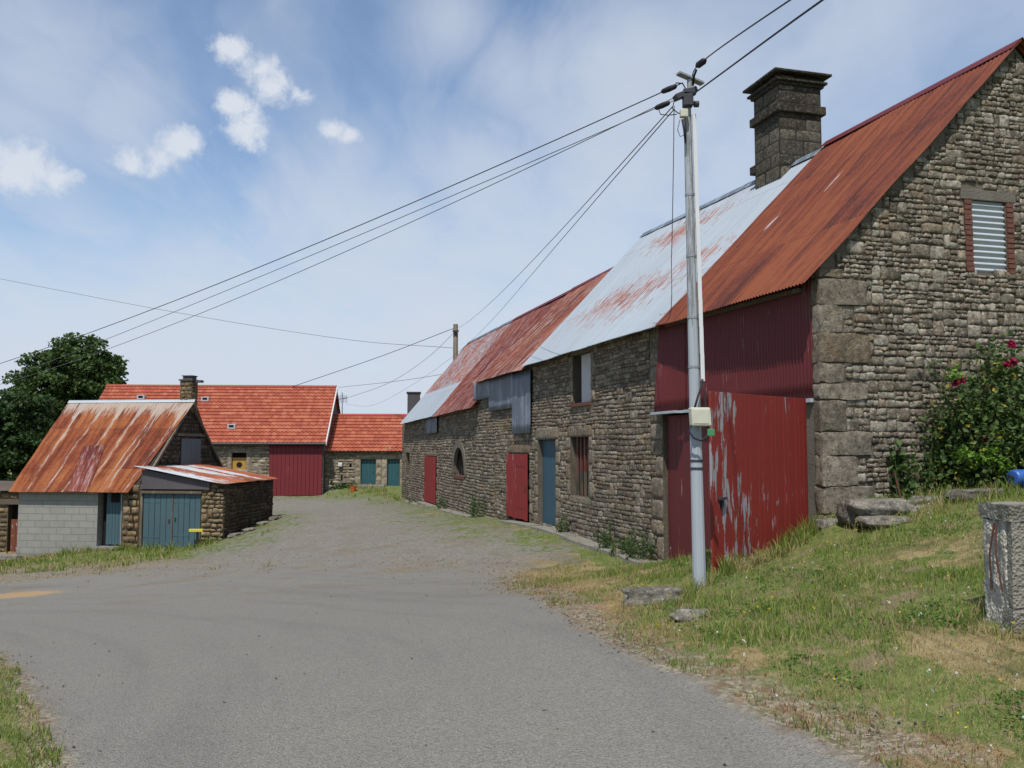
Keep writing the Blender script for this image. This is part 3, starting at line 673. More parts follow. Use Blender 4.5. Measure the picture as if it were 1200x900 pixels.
for k, (mn, a, b, ea, eb, ra, rb) in enumerate(secs):
    for back in (False, True):
        q = rpts(a, b+.06, ea, eb, ra, rb, back)
        pts, uv = corr(*q, nv=22 if not back else 6, per=6 if k < 2 else 4, sag=.035, seed=k*3+1, u0=a, jag=.03)
        if not back: pts[..., 2] += .004*k   # laps over its neighbour
        o = MB().grid(pts, uv).build('rear_roof' if back else 'roof', mn, barn, True)
        if not back: o['label'] = lab[mn]
    mb = MB(); d = .13                                   # ridge flashing
    for sg in (-1, 1):
        mb.fbox(LB, a, b+.06, -RW-.0, -RW+sg*d, ra-d*1.0+.02, ra-d*1.0+.035) if False else None
    n_ = 10; prof = [(-.15, -.13), (-.07, -.045), (0, .02), (.07, -.045), (.15, -.13)]
    g = np.array([[list(LB.pt(a+(b+.06-a)*i_/n_, -RW+px_, ra+(rb-ra)*i_/n_+pz_+.03)) for (px_, pz_) in prof] for i_ in range(n_+1)])
    g2 = g.copy(); g2[..., 2] -= .006
    mb.grid(g); mb.build('ridge_flashing', 'red_tin' if k in (0, 2, 3) else 'grey_tin', barn, True)
gz_ = lambda s: h1(*LB.pt(s, .1, 0)[:2])
def eavez(s):
    for (mn, a, b, ea, eb, ra, rb) in secs:
        if a <= s <= b: 
            e = ea+(eb-ea)*(s-a)/(b-a); r = ra+(rb-ra)*(s-a)/(b-a); return e+(r-e)*OV/(RW+OV)-.03
    return secs[0][3] if s < 0 else secs[-1][4]
SE = LB.hit(471, 540)[0]        # far end of the wall
def op(px0, px1, py0, py1, fr=LB):
    a = fr.hit(px0, (py0+py1)/2)[0]; b = fr.hit(px1, (py0+py1)/2)[0]
    z1 = fr.hit((px0+px1)/2, py0)[1]; z0 = fr.hit((px0+px1)/2, py1)[1]
    return (min(a, b), max(a, b), z0, z1)
GAP0 = LB.hit(950, 560)[0]; GAP1 = LB.hit(777, 560)[0]
GAP0 = .15
o_gate = (GAP0, GAP1, -9, 9)
o_slit = op(475.5, 480, 531, 557); o_rd = op(499, 511.5, 535, 590); o_arch = op(531.5, 544, 524, 558)
o_sh = op(596, 620, 532, 611); o_bl = op(630, 651, 515, 616); o_bw = op(668, 690, 512, 582); o_up = op(671, 692, 414, 472)
opens = [o_gate, o_slit, o_rd, o_arch, o_sh, o_bl, o_bw, o_up]
print('OPENS', [[round(v, 2) for v in q] for q in opens])
wall_mesh(LB, .0, SE, lambda s: gz_(s)-.5, eavez, opens, -.012, -.5).build('front_wall', 'mortar_long', barn)
dressed = []
def surround(o, j=.22, lh=.24, sill=True, base=None):
    s0, s1, z0, z1 = o
    dressed.append((s0-j*.8, s1+j*.8, z1, z1+lh))
    z = z0 if base is None else base; k = random.random() > .5
    while z < z1-.02:
        h = min(random.uniform(.24, .42), z1-z)
        if h < .12: break
        dressed.append((s1, s1+j*(1.3 if k else .8), z, z+h)); dressed.append((s0-j*(1.3 if not k else .8), s0, z, z+h)); z += h; k = not k
    if sill: dressed.append((s0-j*.5, s1+j*.5, z0-.16, z0))
surround(o_slit, .16); surround(o_rd, .18, .2, False); surround(o_sh, .22, .26, False); surround(o_bl, .26, .3, False); surround(o_bw, .24, .26); surround(o_up, .2, .16)
def zrow(s, n=8): return None
# arch ring
zb_ = lambda s: gz_(s)-.1
ex = opens+dressed
ar = (o_arch[0]-.14, o_arch[1]+.14, o_arch[2]-.1, o_arch[3]+.16); ex.append(ar)
z = -.9
while z < eavez(GAP1)-.2:      # big jamb stones on the left of the cart gate
    h = random.uniform(.26, .42); w_ = random.choice((.28, .5)); q = (GAP1+.01, GAP1+w_, z, z+h-.01); dressed.append(q); ex.append(q); z += h
mb = MB()
ra_ = rubble(LB, GAP1, 16, zb_, lambda q: eavez(q)-.09, ex, (.06, .12), (.12, .38), .05, .004)
rb_ = rubble(LB, 16, SE, zb_, lambda q: eavez(q)-.09, ex, (.07, .125), (.14, .44), .05, .004)
rect_stones(mb, LB, ra_, False, .012, .005, .007)
rect_stones(mb, LB, rb_, True, .013, .006, .008)
rect_stones(mb, LB, [(a+.006, b-.006, c+.006, d-.006) for a, b, c, d in dressed], False, .018, .008, .006, (.3, .85))
# far-end return wall stones come as plain masonry
mb.build('masonry', 'stone_long', barn, True)
print('stones', len(ra_), len(rb_))
# arch: ring of voussoirs round a dark opening
s0, s1, z0, z1 = o_arch; mid = (s0+s1)/2; rr = (s1-s0)/2; mb = MB()
pts_o = []; pts_i = []
for k in range(13):
    t_ = math.pi*k/12; pts_i.append((mid+rr*math.cos(t_), z1-rr+rr*math.sin(t_))); pts_o.append((mid+(rr+.26)*math.cos(t_), z1-rr+(rr+.26)*math.sin(t_)))
for k in range(12):
    q = [pts_i[k], pts_o[k], pts_o[k+1], pts_i[k+1]]; vs = [tuple(LB.pt(a, o_, z_)) for o_ in (-.1, .02) for (a, z_) in q]
    mb.add(vs, [(0,1,2,3),(4,7,6,5),(0,4,5,1),(1,5,6,2),(2,6,7,3),(3,7,4,0)])
for sg, a in ((1, s1), (-1, s0)): mb.fbox(LB, min(a, a+sg*.17), max(a, a+sg*.17), -.1, .012, z0, z1-rr)
# spandrels behind the ring
mb.fbox(LB, s0-.02, s1+.02, -.3, -.2, z1-.02, z1+.0)
MATS['render_grey'] = material('render_grey', mortar((.09,.08,.065), (.19,.17,.14)))
mb.build('arched_surround', 'render_grey', barn)
mb = MB(); mb.fbox(LB, s0, s1, -.38, -.34, z0, z1); w_o = mb.build('window', 'dark_inside', barn); w_o['label'] = 'dark round-topped window'
for k in (.3, .7): mb = MB(); mb.fbox(LB, s0+(s1-s0)*k-.012, s0+(s1-s0)*k+.012, -.2, -.17, z0, z1-.05); mb.build('window_bar', 'dark_metal', w_o)
mb = MB(); mb.fbox(LB, s0, s1, -.22, .02, z0-.09, z0+.02); mb.build('sill', 'brick', w_o)
# slit window
s0, s1, z0, z1 = o_slit; mb = MB(); mb.fbox(LB, s0, s1, -.42, -.38, z0, z1); mb.build('window', 'dark_inside', barn)['label'] = 'narrow slit window at the far end'
def plank_panel(fr, s0, s1, out, z0, z1, n, th=.03, gap=.006, z0b=None):
    mb = MB(); w_ = (s1-s0)/n
    for k in range(n):
        e = random.uniform(-.003, .004); jz = random.uniform(0, .02)
        a, b = s0+k*w_+gap/2, s0+(k+1)*w_-gap/2
        zz0 = z0 if z0b is None else z0+(z0b-z0)*k/n
        mb.fbox(fr, a, b, out-th+e, out+e, zz0+jz, z1)
    return mb
def hinges(fr, s0, s1, out, zs, parent, mat='dark_metal'):
    for z_ in zs:
        mb = MB(); mb.fbox(fr, s0+(s1-s0)*.02, s0+(s1-s0)*.6, out, out+.008, z_-.02, z_+.02); mb.build('hinge_strap', mat, parent)
def knob(fr, s_, out, z_, parent):
    mb = MB(); mb.fbox(fr, s_-.02, s_+.02, out, out+.03, z_-.06, z_+.06); mb.build('handle', 'dark_metal', parent, bevel=.005)
# far red door
s0, s1, z0, z1 = o_rd; d = plank_panel(LB, s0-.03, s1+.03, .06, z0+.03, z1, 5).build('door', 'red_door', barn, bevel=.003); d['label'] = 'tall narrow red plank door near the far end'; knob(LB, s1-.08, .06, (z0+z1)/2, d)
mb = MB(); mb.fbox(LB, s0-.15, s1+.15, .0, .35, z0-.22, z0-.0); mb.build('doorstep', 'concrete', barn, bevel=.02)
# red shutter door flush with wall
s0, s1, z0, z1 = o_sh; d = plank_panel(LB, s0-.03, s1+.03, .07, z0+.08, z1, 7).build('door', 'red_door', barn, bevel=.003); d['label'] = 'red plank door peeling at its foot'; hinges(LB, s0, s1, .07, (z0+.4, z1-.3), d, 'red_door'); knob(LB, s0+.1, .07, (z0+z1)/2, d)
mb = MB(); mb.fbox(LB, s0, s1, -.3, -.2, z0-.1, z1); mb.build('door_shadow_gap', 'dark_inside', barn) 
# blue door in reveal
s0, s1, z0, z1 = o_bl; d = plank_panel(LB, s0, s1, -.13, z0-.05, z1, 6, .04).build('door', 'blue_door', barn, bevel=.003); d['label'] = 'blue-grey plank door set deep in its stone frame'
mb = MB(); mb.tube([LB.pt(s0+.12, -.12, z0+1.0), LB.pt(s0+.12, -.08, z0+1.0), LB.pt(s0+.12, -.08, z0+.9)], .012, 6); mb.build('handle', 'dark_metal', d)
# barred window
s0, s1, z0, z1 = o_bw; mb = MB(); mb.fbox(LB, s0, s1, -.36, -.32, z0, z1); wb = mb.build('window', 'dark_inside', barn); wb['label'] = 'window closed by red and green wooden bars'
for k in range(5):
    mb = MB(); a = s0+(s1-s0)*(k+.5)/5; zm = z0+(z1-z0)*.42
    mb.fbox(LB, a-.045, a+.035, -.16, -.12, zm, z1); mb.build('bar', 'red_bar', wb)
    mb = MB(); mb.fbox(LB, a-.045, a+.035, -.16, -.12, z0, zm); mb.build('bar', 'green_bar' if k != 2 else 'wood_old', wb)
# upper window: pale board
s0, s1, z0, z1 = o_up; mb = MB(); mb.fbox(LB, s0, s1, -.34, -.3, z0, z1); wu = mb.build('window', 'dark_inside', barn); wu['label'] = 'upper window half closed by a white board'
mb = MB(); mb.fbox(LB, s0, s0+(s1-s0)*.68, -.12, -.08, z0+.02, z1-.02); mb.build('board', 'white_board', wu)
mb = MB(); mb.fbox(LB, s0-.06, s1+.06, -.1, .05, z0-.07, z0+.0); mb.build('sill', 'brick', wu)
# grey tin patches under the step in the roof
def tinpatch(pxa, pxb, pyt, pyb, name='cladding_sheet', out=.085):
    a = LB.hit(pxa, 470, out)[0]; b = LB.hit(pxb, 470, out)[0]; zt = None; zb2 = LB.hit((pxa+pxb)/2, pyb, out)[1]; zt = LB.hit((pxa+pxb)/2, pyt, out)[1]
    pts, uv = corr(LB.pt(a, out, zb2), LB.pt(b, out, zb2), LB.pt(a, out, zt), LB.pt(b, out, zt), .15, .006, 6, 4, .012, int(pxa))
    o = MB().grid(pts, uv).build(name, 'grey_tin', barn, True); m = o.modifiers.new('t', 'SOLIDIFY'); m.thickness = .004
    o['label'] = 'grey tin patch nailed under the eave'
tinpatch(621.5, 600, 436, 508); tinpatch(600.5, 573, 440, 480, out=.075); tinpatch(573.5, 555, 446, 468, out=.085); tinpatch(512, 499, 489, 508)
# cart gate: upper cladding, closed leaf, open leaf
GT = LB.hit(800, 478)[1]; GT = 1.6+.62
rnd = lambda a, b: random.uniform(a, b)
def corr_panel(name, p00, p10, p01, p11, mat, parent, period=.076, amp=.009, th=.004, seed=0, nv=8):
    pts, uv = corr(p00, p10, p01, p11, period, amp, nv, 6, .01, seed)
    o = MB().grid(pts, uv).build(name, mat, parent, True); m = o.modifiers.new('t', 'SOLIDIFY'); m.thickness = th; return o
zt0, zt1 = eavez(.1)+.02, eavez(GAP1)+.02
mid = GAP0+(GAP1-GAP0)*.80
corr_panel('gate_cladding', LB.pt(GAP0-.04, .0, GT), LB.pt(mid, .0, GT-.0), LB.pt(GAP0-.04, .0, zt0), LB.pt(mid, .0, zt1), 'red_tin', barn)['label'] = 'dark red corrugated cladding over the cart gate'
corr_panel('gate_cladding', LB.pt(mid-.05, .02, GT+.0), LB.pt(GAP1+.0, .16, GT-.02), LB.pt(mid-.05, .02, zt1), LB.pt(GAP1+.0, .03, zt1), 'red_tin', barn, seed=3)['label'] = 'dark red corrugated sheet flaring at its foot'
mb = MB(); mb.fbox(LB, GAP0, mid, -.03, .06, GT-.06, GT-.012); mb.fbox(LB, mid, GAP1+.05, .06, .2, GT-.06, GT-.02); mb.build('flashing', 'pale_tin', barn)
gm = (GAP0+GAP1)/2
zlow = gz_(GAP1)-.05
cl = plank_panel(LB, gm-.25, GAP1-.02, -.08, zlow+.02, GT-.08, 14, .03, .005).build('gate_leaf', 'red_tin', barn, bevel=.002); cl['label'] = 'closed dark red leaf of the cart gate'
mb = MB(); mb.fbox(LB, GAP0-.0, gm-.2, -.5, -.45, -1.2, GT); mb.build('dark_interior', 'dark_inside', barn)
hinge = np.array(LB.pt(GAP0+.02, .10, 0)[:2]); tip = np.array(P(834, 525, 9.45))[:2]; dd = tip-hinge; Lw = np.linalg.norm(dd); dd /= Lw
OL = Fr(hinge, dd, (-dd[1], dd[0])); 
if OL.n@(-hinge) < 0: OL = Fr(hinge, dd, (dd[1], -dd[0]))
zt_tip = OL.hit(834, 458.7)[1]; zt_h = OL.hit(948, 467.5)[1]; print('leaf', Lw, zt_tip, zt_h)
mb = MB(); nn = 22
for k in range(nn):
    a, b = Lw*k/nn, Lw*(k+1)/nn; e = rnd(-.003, .003)
    ga_, gb_ = [h1(*OL.pt(q, 0, 0)[:2]) for q in (a, b)]
    zt_a = zt_h+(zt_tip-zt_h)*a/Lw; zt_b = zt_h+(zt_tip-zt_h)*b/Lw
    mb.fbox(OL, a+.002, b-.002, -.03+e, .0+e, max(ga_, -.1 if 0 else ga_)-.08, zt_a, gb_-.08, zt_b)
leaf = mb.build('gate_leaf', 'red_leaf', barn, bevel=.003); leaf['label'] = 'bright red plank leaf of the cart gate, swung open with peeling paint'
mb = MB(); sx, sz = OL.hit(845, 585); mb.fbox(OL, sx-.05, sx+.07, .0, .05, sz-.005, sz+.025); mb.fbox(OL, sx-.01, sx+.02, .0, .03, sz-.09, sz); mb.build('latch', 'dark_metal', leaf)
# quoins at the near corner: interlocked dressed blocks
mb = MB(); z = h1(*CRN)-.25; k = 0; qz = []
top = eavez(0)-.02
def roundblock(mb, fr, s0, s1, o0, o1, z0, z1, seed):
    n_ = 9; g = []
    bm = bmesh.new(); bmesh.ops.create_cube(bm, size=1); bmesh.ops.bevel(bm, geom=bm.edges[:], offset=.045, segments=2, profile=.6, affect='EDGES')
    bmesh.ops.subdivide_edges(bm, edges=bm.edges[:], cuts=2, use_grid_fill=True)
    vs = []
    for v in bm.verts:
        p_ = Vector((s0+(v.co.x+.5)*(s1-s0), o0+(v.co.y+.5)*(o1-o0), z0+(v.co.z+.5)*(z1-z0)))
        nz = mnoise.noise_vector(p_*6+Vector((seed, 0, 0)))*.022+mnoise.noise_vector(p_*17+Vector((seed, 0, 0)))*.016
        p_ += nz; vs.append(tuple(fr.pt(p_.x, p_.y, p_.z)))
    bm.verts.index_update(); fs = [tuple(v.index for v in f.verts) for f in bm.faces]; bm.free()
    mb.add(vs, fs, None, (random.uniform(.3, 1), random.random(), random.random()))
gq = []
while z < top:
    h = min(rnd(.20, .40), top-z); lw = random.choice((.58, .48, .68)) if k % 2 else random.choice((.38, .32, .45))
    if h < .1: break
    lw *= rnd(.9, 1.1)
    roundblock(mb, GB, -.02, lw, -min(GAP0-.005, .3 if k % 2 else GAP0-.01), .03, z+.005, z+h-.005, k*7.1)
    gq.append((-.1, lw+.01, z, z+h)); z += h; k += 1
def flipfix(o):
    bm = bmesh.new(); bm.from_mesh(o.data); bmesh.ops.recalc_face_normals(bm, faces=bm.faces); bm.to_mesh(o.data); bm.free(); return o
flipfix(mb.build('quoins', 'stone_quoin', barn, True))
# gable wall
z_e = lin(e1a, e1b, 0); slope = (RZ-z_e)/(RW+OV)
def gtop(w_): q = min(w_, 2*RW-w_); return z_e+slope*(q+OV)-.045
gbz = lambda w_: h1(*GB.pt(w_, .1, 0)[:2])-.4
o_gw = op(1140, 1180, 236, 320, GB)
wall_mesh(GB, 0, 2*RW, gbz, gtop, [o_gw], -.012, -.5, RW/12).build('gable_wall', 'mortar_gable', barn)
s0, s1, z0, z1 = o_gw; j0, j1 = GB.hit(1131, 280)[0], GB.hit(1188, 280)[0]
exg = [o_gw, (j0, s0, z0, z1), (s1, j1, z0, z1), (j0-.05, j1+.05, z1, z1+.16)]+gq
mb = MB(); gr = packed(GB, .0, 2*RW, gbz, lambda q: gtop(q)-.07, exg)
rect_stones(mb, GB, gr, False, .020, .008, .011)
mb.build('masonry', 'stone_gable', barn, True); print('gable stones', len(gr))
for (a, b) in ((j0, s0), (s1, j1)):
    mb = MB(); mb.fbox(GB, a+.006, b-.004, -.1, .004, z0, z1); bz = z0
    while bz < z1-.02:
        mb.fbox(GB, a+.004, b-.002, -.09, .014+rnd(-.008, .008), bz+.005, bz+.06); bz += .068
    mb.build('brick_jamb', 'brick', barn, bevel=.004)
mb = MB(); mb.fbox(GB, j0-.05, j1+.05, -.1, .012, z1, z1+.14); mb.build('lintel', 'render_grey', barn, bevel=.01)
pts, uv = corr(GB.pt(s0+.01, -.03, z0-.02), GB.pt(s0+.01, -.03, z1), GB.pt(s1-.01, -.03, z0-.02), GB.pt(s1-.01, -.03, z1), .078, .016, 6, 8, .004, 2)
o = MB().grid(pts, uv).build('window_sheet', 'pale_tin', barn, True); o['label'] = 'white corrugated sheet filling the gable window'
mb = MB(); mb.fbox(GB, s0, s1, -.3, -.2, z0, z1); mb.build('window_void', 'dark_inside', barn)
# far gable + rear wall
FE = Fr(LB.pt(SE, 0, 0)[:2], V, U); mb = MB()
zfe = eavez(SE); rfe = secs[-1][6]
for k in range(12):
    a, b = 2*RW*k/12, 2*RW*(k+1)/12; ft = lambda q: zfe+(rfe-zfe)*(min(q, 2*RW-q)/RW)-.05
    mb.fbox(FE, a, b, -.5, -.01, -4, ft(a), -4, ft(b))
for k in range(12):
    a, b = SE*k/12, SE*(k+1)/12; mb.fbox(LB, a, b, -2*RW+.4, -2*RW, -3, eavez(a+.01)-.05, -3, eavez(b-.01)-.05)
mb.build('rear_wall', 'mortar_long', barn)
# barge board line under near verge and rafters ends at the eave
mb = MB()
mb.fbox(LB, .3, s12, .02, .1, lin(e1a, e1b, .3)-.02, lin(e1a, e1b, .3)+.03, e1b[1]-.02, e1b[1]+.03)
mb.build('eave_board', 'wood_old', barn)
# chimney
sC = None
for w0 in (RW-.42,):
    for k in range(400):
        q = LB.pt(3+k*.01, -w0, 0)
        if abs((q.x/q.y)*F/ (CP) - (913-600)) < 3 and sC is None: pass
def solve_s(px, w0, py=150):
    fr = LB.sh(0, -w0); return fr.hit(px, py)[0]
cw0 = RW-.36; sc0 = solve_s(913, cw0); sc1 = solve_s(884, cw0)
best = min(np.linspace(.3, 1.6, 130), key=lambda d_: abs((lambda q: 600+q.x/q.y*F*1.0)(LB.pt(sc0, -(cw0+d_), 0))-971))
cw1 = cw0+best; fr_c = LB.sh(0, -cw0); zc = lambda py: fr_c.hit(912, py)[1]
ztop_ = zc(83); zc1 = zc(96); zs0, zs1 = zc(131), zc(121); zbot = zc(228)-.5
print('chimney', sc0, sc1, cw0, cw1, zbot, ztop_)
CH = thing if False else None
CG = Fr(LB.pt(sc0, -cw0, 0)[:2], V, -U); CL = Fr(LB.pt(sc0, -cw0, 0)[:2], U, -V); CWd = cw1-cw0; CLn = sc1-sc0
mb = MB(); mb.fbox(CL, 0, CLn, -CWd, 0, zbot, ztop_-.05); ch = mb.build('chimney', 'mortar_dark', barn)
mb = MB()
for fr, Ln in ((CG, CWd), (CL, CLn)):
    z = zbot; k = 0
    while z < ztop_-.2:
        h = rnd(.2, .3); cuts = [0]+sorted([Ln*rnd(.3, .42)+(Ln*.25 if k % 2 else 0)])+[Ln]
        for a, b in zip(cuts[:-1], cuts[1:]): rect_stones(mb, fr, [(a+.001, b-.001, z+.001, z+h-.001)], False, .008, .004, .004)
        z += h; k += 1
mb.build('ashlar', 'stone_chimney', ch, True)
mb = MB(); 
mb.fbox(CL, -.07, CLn+.07, -CWd-.07, .07, zs0, zs1); flipfix(mb.build('string_course', 'stone_chimney', ch, bevel=.012)); mb = MB()
for (e, a, b) in ((.05, zc1-.04, zc1+.02), (.10, zc1+.02, zc1+.07), (.16, ztop_-.05, ztop_+.0)):
    mb.fbox(CL, -e, CLn+e, -CWd-e, e, a, b)
mb.fbox(CL, CLn-.02, CLn+.18, -.3, .02, zc(188), zc(178)); mb.fbox(CL, -.12, CLn+.14, -CWd, .12, zc(226)-.03, zc(220))
flipfix(mb.build('chimney_cornice', 'stone_chimney', ch, bevel=.012))

# ------------------------------------------------------------------ LEFT HOUSE (tin roof, cinder-block front)
lh = thing('outbuilding', 'small outbuilding with orange rusty tin roof and grey concrete-block front', 'outbuilding', LH.pt(-2, -3, h1(*LH.pt(-2, -3, 0)[:2])))
hw = 3.0; sL = LH.hit(21, 610)[0]; ze = LH.hit(80, 577, .25)[1]; zr = LH.sh(0, -hw).hit(229, 469.5)[1]
oL = LH.hit(10, 577, .25)[0]; oR = LH.hit(150, 577, .25)[0]; oRr = LH.sh(0, -hw).hit(229, 470)[0]; oLr = LH.sh(0, -hw).hit(81, 470)[0]
print('LH', sL, ze, zr, oL, oR, oRr, oLr)
pts, uv = corr(LH.pt(oR, .25, ze), LH.pt(oL, .25, ze), LH.pt(oRr, -hw, zr), LH.pt(oLr, -hw, zr), nv=20, per=5, sag=.05, seed=4)
MB().grid(pts, uv).build('roof', 'roof_house', lh, True)
pts, uv = corr(LH.pt(oR, -2*hw-.2, ze), LH.pt(oL, -2*hw-.2, ze), LH.pt(oRr, -hw, zr), LH.pt(oLr, -hw, zr), nv=5, per=4, sag=.03, seed=5)
MB().grid(pts, uv).build('rear_roof', 'roof_house', lh, True)
fr_ = LH; k0 = (zr-ze)/(hw+.25)
def onr(px, o_): q = LH.sh(0, o_).hit(px, 576-(576-469)*(.25-o_)/(hw+.25))[0]; return LH.pt(q, o_, ze+k0*(.25-o_))
pts, uv = corr(onr(102, .27), onr(78, .27), onr(124, -1.28), onr(98, -1.28), nv=10, per=5, sag=.0, seed=4)
pts[..., 2] += .045
o = MB().grid(pts, uv).build('roof_patch', 'roof_low', lh, True); o['label'] = 'maroon replacement sheet on the roof'
mb = MB(); g = np.array([[list(LH.pt(oRr+(oLr-oRr)*i_/6, -hw+a, zr+b+.035)) for a, b in ((-.09, -.085), (0, .01), (.09, -.085))] for i_ in range(7)]); mb.grid(g); mb.build('ridge_flashing', 'pale_tin', lh, True)
gl = lambda s: h1(*LH.pt(s, .1, 0)[:2])-.3
d0, d1 = LH.hit(114, 610)[0], LH.hit(143, 610)[0]; dz1 = LH.hit(128, 579)[1]; dz0 = LH.hit(128, 639)[1]
zt_l = lambda s: ze+.18
mb = wall_mesh(LH, d1, .0, gl, zt_l, [], 0, -.35, 5); mb.build('wall', 'mortar_house', lh)
pts = np.array([[list(LH.pt(a, .0, b)) for b in (gl(a), ze+.16)] for a in np.linspace(sL, d0, 8)]); uv = np.array([[(a, b-gl(sL)-.3) for b in (gl(a), ze+.16)] for a in np.linspace(sL, d0, 8)])
mb = MB(); mb.grid(pts, uv); mb.grid(np.array([[list(LH.pt(d0, o_, b)) for b in (gl(d0), ze+.16)] for o_ in (0, -.3)]), np.array([[(o_, b-gl(sL)) for b in (gl(d0), ze+.16)] for o_ in (0, -.3)]))
mb.grid(np.array([[list(LH.pt(sL, o_, b)) for b in (gl(sL), ze+.16)] for o_ in (0, -5.9)]), np.array([[(o_, b-gl(sL)) for b in (gl(sL), ze+.16)] for o_ in (0, -5.9)]))
mb.build('block_wall', 'cinder', lh)['label'] = 'grey concrete-block infill wall'
mb = MB(); mb.fbox(LH, d0+.02, d1, -.34, -.3, dz0-.4, ze+.2); mb.build('door_recess', 'dark_inside', lh)
dr = plank_panel(LH, d0+.2, d1-.12, -.16, dz0, dz1+.03, 5, .04).build('door', 'blue_grey', lh, bevel=.003)
mb = MB(); q = LH.hit(135, 585, -.14); mb.fbox(LH, q[0]-.14, q[0]+.14, -.15, -.14, q[1]-.1, q[1]+.28); mb.build('window', 'dark_inside', dr)
mb = MB(); mb.fbox(LH, d1-.11, d1-.08, -.16, -.1, dz0, dz1); mb.fbox(LH, d0, d1, -.2, .06, dz0-.1, dz0-.04); mb.build('door_frame', 'galv', lh)
mb = MB(); rect_stones(mb, LH, rubble(LH, d1, .0, gl, zt_l, [], (.16, .26), (.2, .36), .0, .008), True, .03, .02, .01); mb.build('masonry', 'stone_house', lh, True)
# right gable
gt = lambda s: ze+.18+(zr-ze-.25)*(min(s, 2*hw-s)/hw)
gbase = lambda s: -2.5
o_gs = op(211.5, 234, 514, 545, LHG)
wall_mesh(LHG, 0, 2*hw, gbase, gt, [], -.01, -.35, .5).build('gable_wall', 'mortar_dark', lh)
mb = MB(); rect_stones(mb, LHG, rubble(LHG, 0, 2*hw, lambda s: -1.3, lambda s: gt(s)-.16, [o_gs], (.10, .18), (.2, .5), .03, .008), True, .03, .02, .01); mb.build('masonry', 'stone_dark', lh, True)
a, b, c, d = o_gs
sh_ = plank_panel(LHG, a, b, .04, c-.05, d, 4).build('shutter', 'grey_blue_shutter', lh)
mb = MB(); mb.fbox(LHG, a-.3, b+.45, -.05, .05, d+.08, d+.17); mb.build('lintel', 'wood_old', lh)
# verge boards and chimney
mb = MB()
for sg in (1, -1):
    n_ = 6
    for k in range(n_):
        q0, q1 = hw*k/n_, hw*(k+1)/n_
        A_, B_ = (q0, q1) if sg == 1 else (2*hw-q0, 2*hw-q1)
        za, zb3 = gt(q0)+.02, gt(q1)+.02
        mb.fbox(LHG, A_, B_, .02, .1, za-.1, za+.0, zb3-.1, zb3+.0)
mb.build('verge_board', 'wood_old', lh)
cc = LH.sh(0, -hw-.0); cs, cz1 = cc.hit(218, 446); mb = MB(); mb.fbox(cc, cs-.215, cs+.215, -.43, .0, zr-.4, cz1); chm = mb.build('chimney', 'mortar_house', lh)
mb = MB()
for fr2, l0, l1 in ((cc, cs-.215, cs+.215), (Fr(cc.pt(cs+.215, 0, 0)[:2], -LH.n, LH.a), 0, .43)):
    rect_stones(mb, fr2, rubble(fr2, l0, l1, lambda s: zr-.3, lambda s: cz1, [], (.1, .16), (.15, .3), 0, .005), True, .02, .015, .008)
mb.build('masonry', 'stone_house', chm, True)
mb = MB(); mb.fbox(cc, cs-.25, cs+.25, -.47, .04, cz1, cz1+.05); mb.fbox(cc, cs-.17, cs+.17, -.42, -.1, cz1+.06, cz1+.16); mb.fbox(cc, cs-.2, cs+.2, -.45, -.06, cz1+.16, cz1+.19); mb.fbox(cc, cs+.3, cs+.5, -.3, -.1, cz1-.06, cz1+.02); mb.build('cap', 'slate_dark', chm)

# ------------------------------------------------------------------ LEAN-TO
le = thing('lean_to_shed', 'lean-to shed with blue double doors under a low rust and white tin roof', 'shed', LH.pt(1.4, -1.5, h1(*LH.pt(1.4, -1.5, 0)[:2])))
W_ = LH.hit(262, 600)[0]; D_ = LT.hit(320, 580)[0]
zhi = LH.hit(161, 547, .2)[1]; zlo_ = LH.hit(258, 567, .2)[1]; zlo2 = LT.hit(321, 561, .1)[1]
print('LT', W_, D_, zhi, zlo_, zlo2)
p00 = LH.pt(-.1, .22, zhi); p01 = LH.pt(-.1, -D_-.1, zhi+.05); p10 = LH.pt(W_+.12, .22, zlo_); p11 = LH.pt(W_+.12, -D_-.1, zlo2)
pts, uv = corr(p10, p11, p00, p01, nv=12, per=5, sag=.05, seed=9)
MB().grid(pts, uv).build('roof', 'roof_lean', le, True)
gz2 = lambda s: h1(*LH.pt(s, .1, 0)[:2])
p0, p1 = LH.hit(235.5, 600)[0], W_; tz = lambda s: zhi+(zlo_-zhi)*(s+.1)/(W_+.22)-.05
wall_mesh(LH, p0, p1, lambda s: gz2(s)-.3, tz, [], -.01, -.4, 5).build('wall', 'mortar_house', le)
mb = MB(); rect_stones(mb, LH, rubble(LH, p0, p1, lambda s: gz2(s)-.1, tz, [], (.1, .17), (.16, .4), .05, .008), True, .04, .02, .015, (.5, 1)); mb.build('masonry', 'stone_house', le, True)
tz2 = lambda s: zlo_+(zlo2-zlo_)*s/D_-.06; gz3 = lambda s: h1(*LT.pt(s, .1, 0)[:2])
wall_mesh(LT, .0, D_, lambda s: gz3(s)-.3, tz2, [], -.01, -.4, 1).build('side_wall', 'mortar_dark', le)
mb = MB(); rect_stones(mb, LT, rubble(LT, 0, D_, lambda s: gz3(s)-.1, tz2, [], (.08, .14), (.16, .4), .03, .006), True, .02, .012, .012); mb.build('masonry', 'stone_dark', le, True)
dA, dB = LH.hit(167, 600)[0], p0-.03; dzt = LH.hit(200, 577)[1]; dmid = (dA+dB)/2+.02
for (a, b) in ((dA, dmid-.02), (dmid+.02, dB)):
    gg = (gz2(a)+gz2(b))/2
    d_ = plank_panel(LH, a, b, -.04, gg-.05, dzt-.03, 5, .03, .012).build('door', 'blue_grey', le, bevel=.003); hinges(LH, a, b, -.04, (gg+.35, dzt-.3), d_, 'blue_grey'); knob(LH, (b-.08) if a < dmid-.5 else (a+.08), -.04, gg+.85, d_)
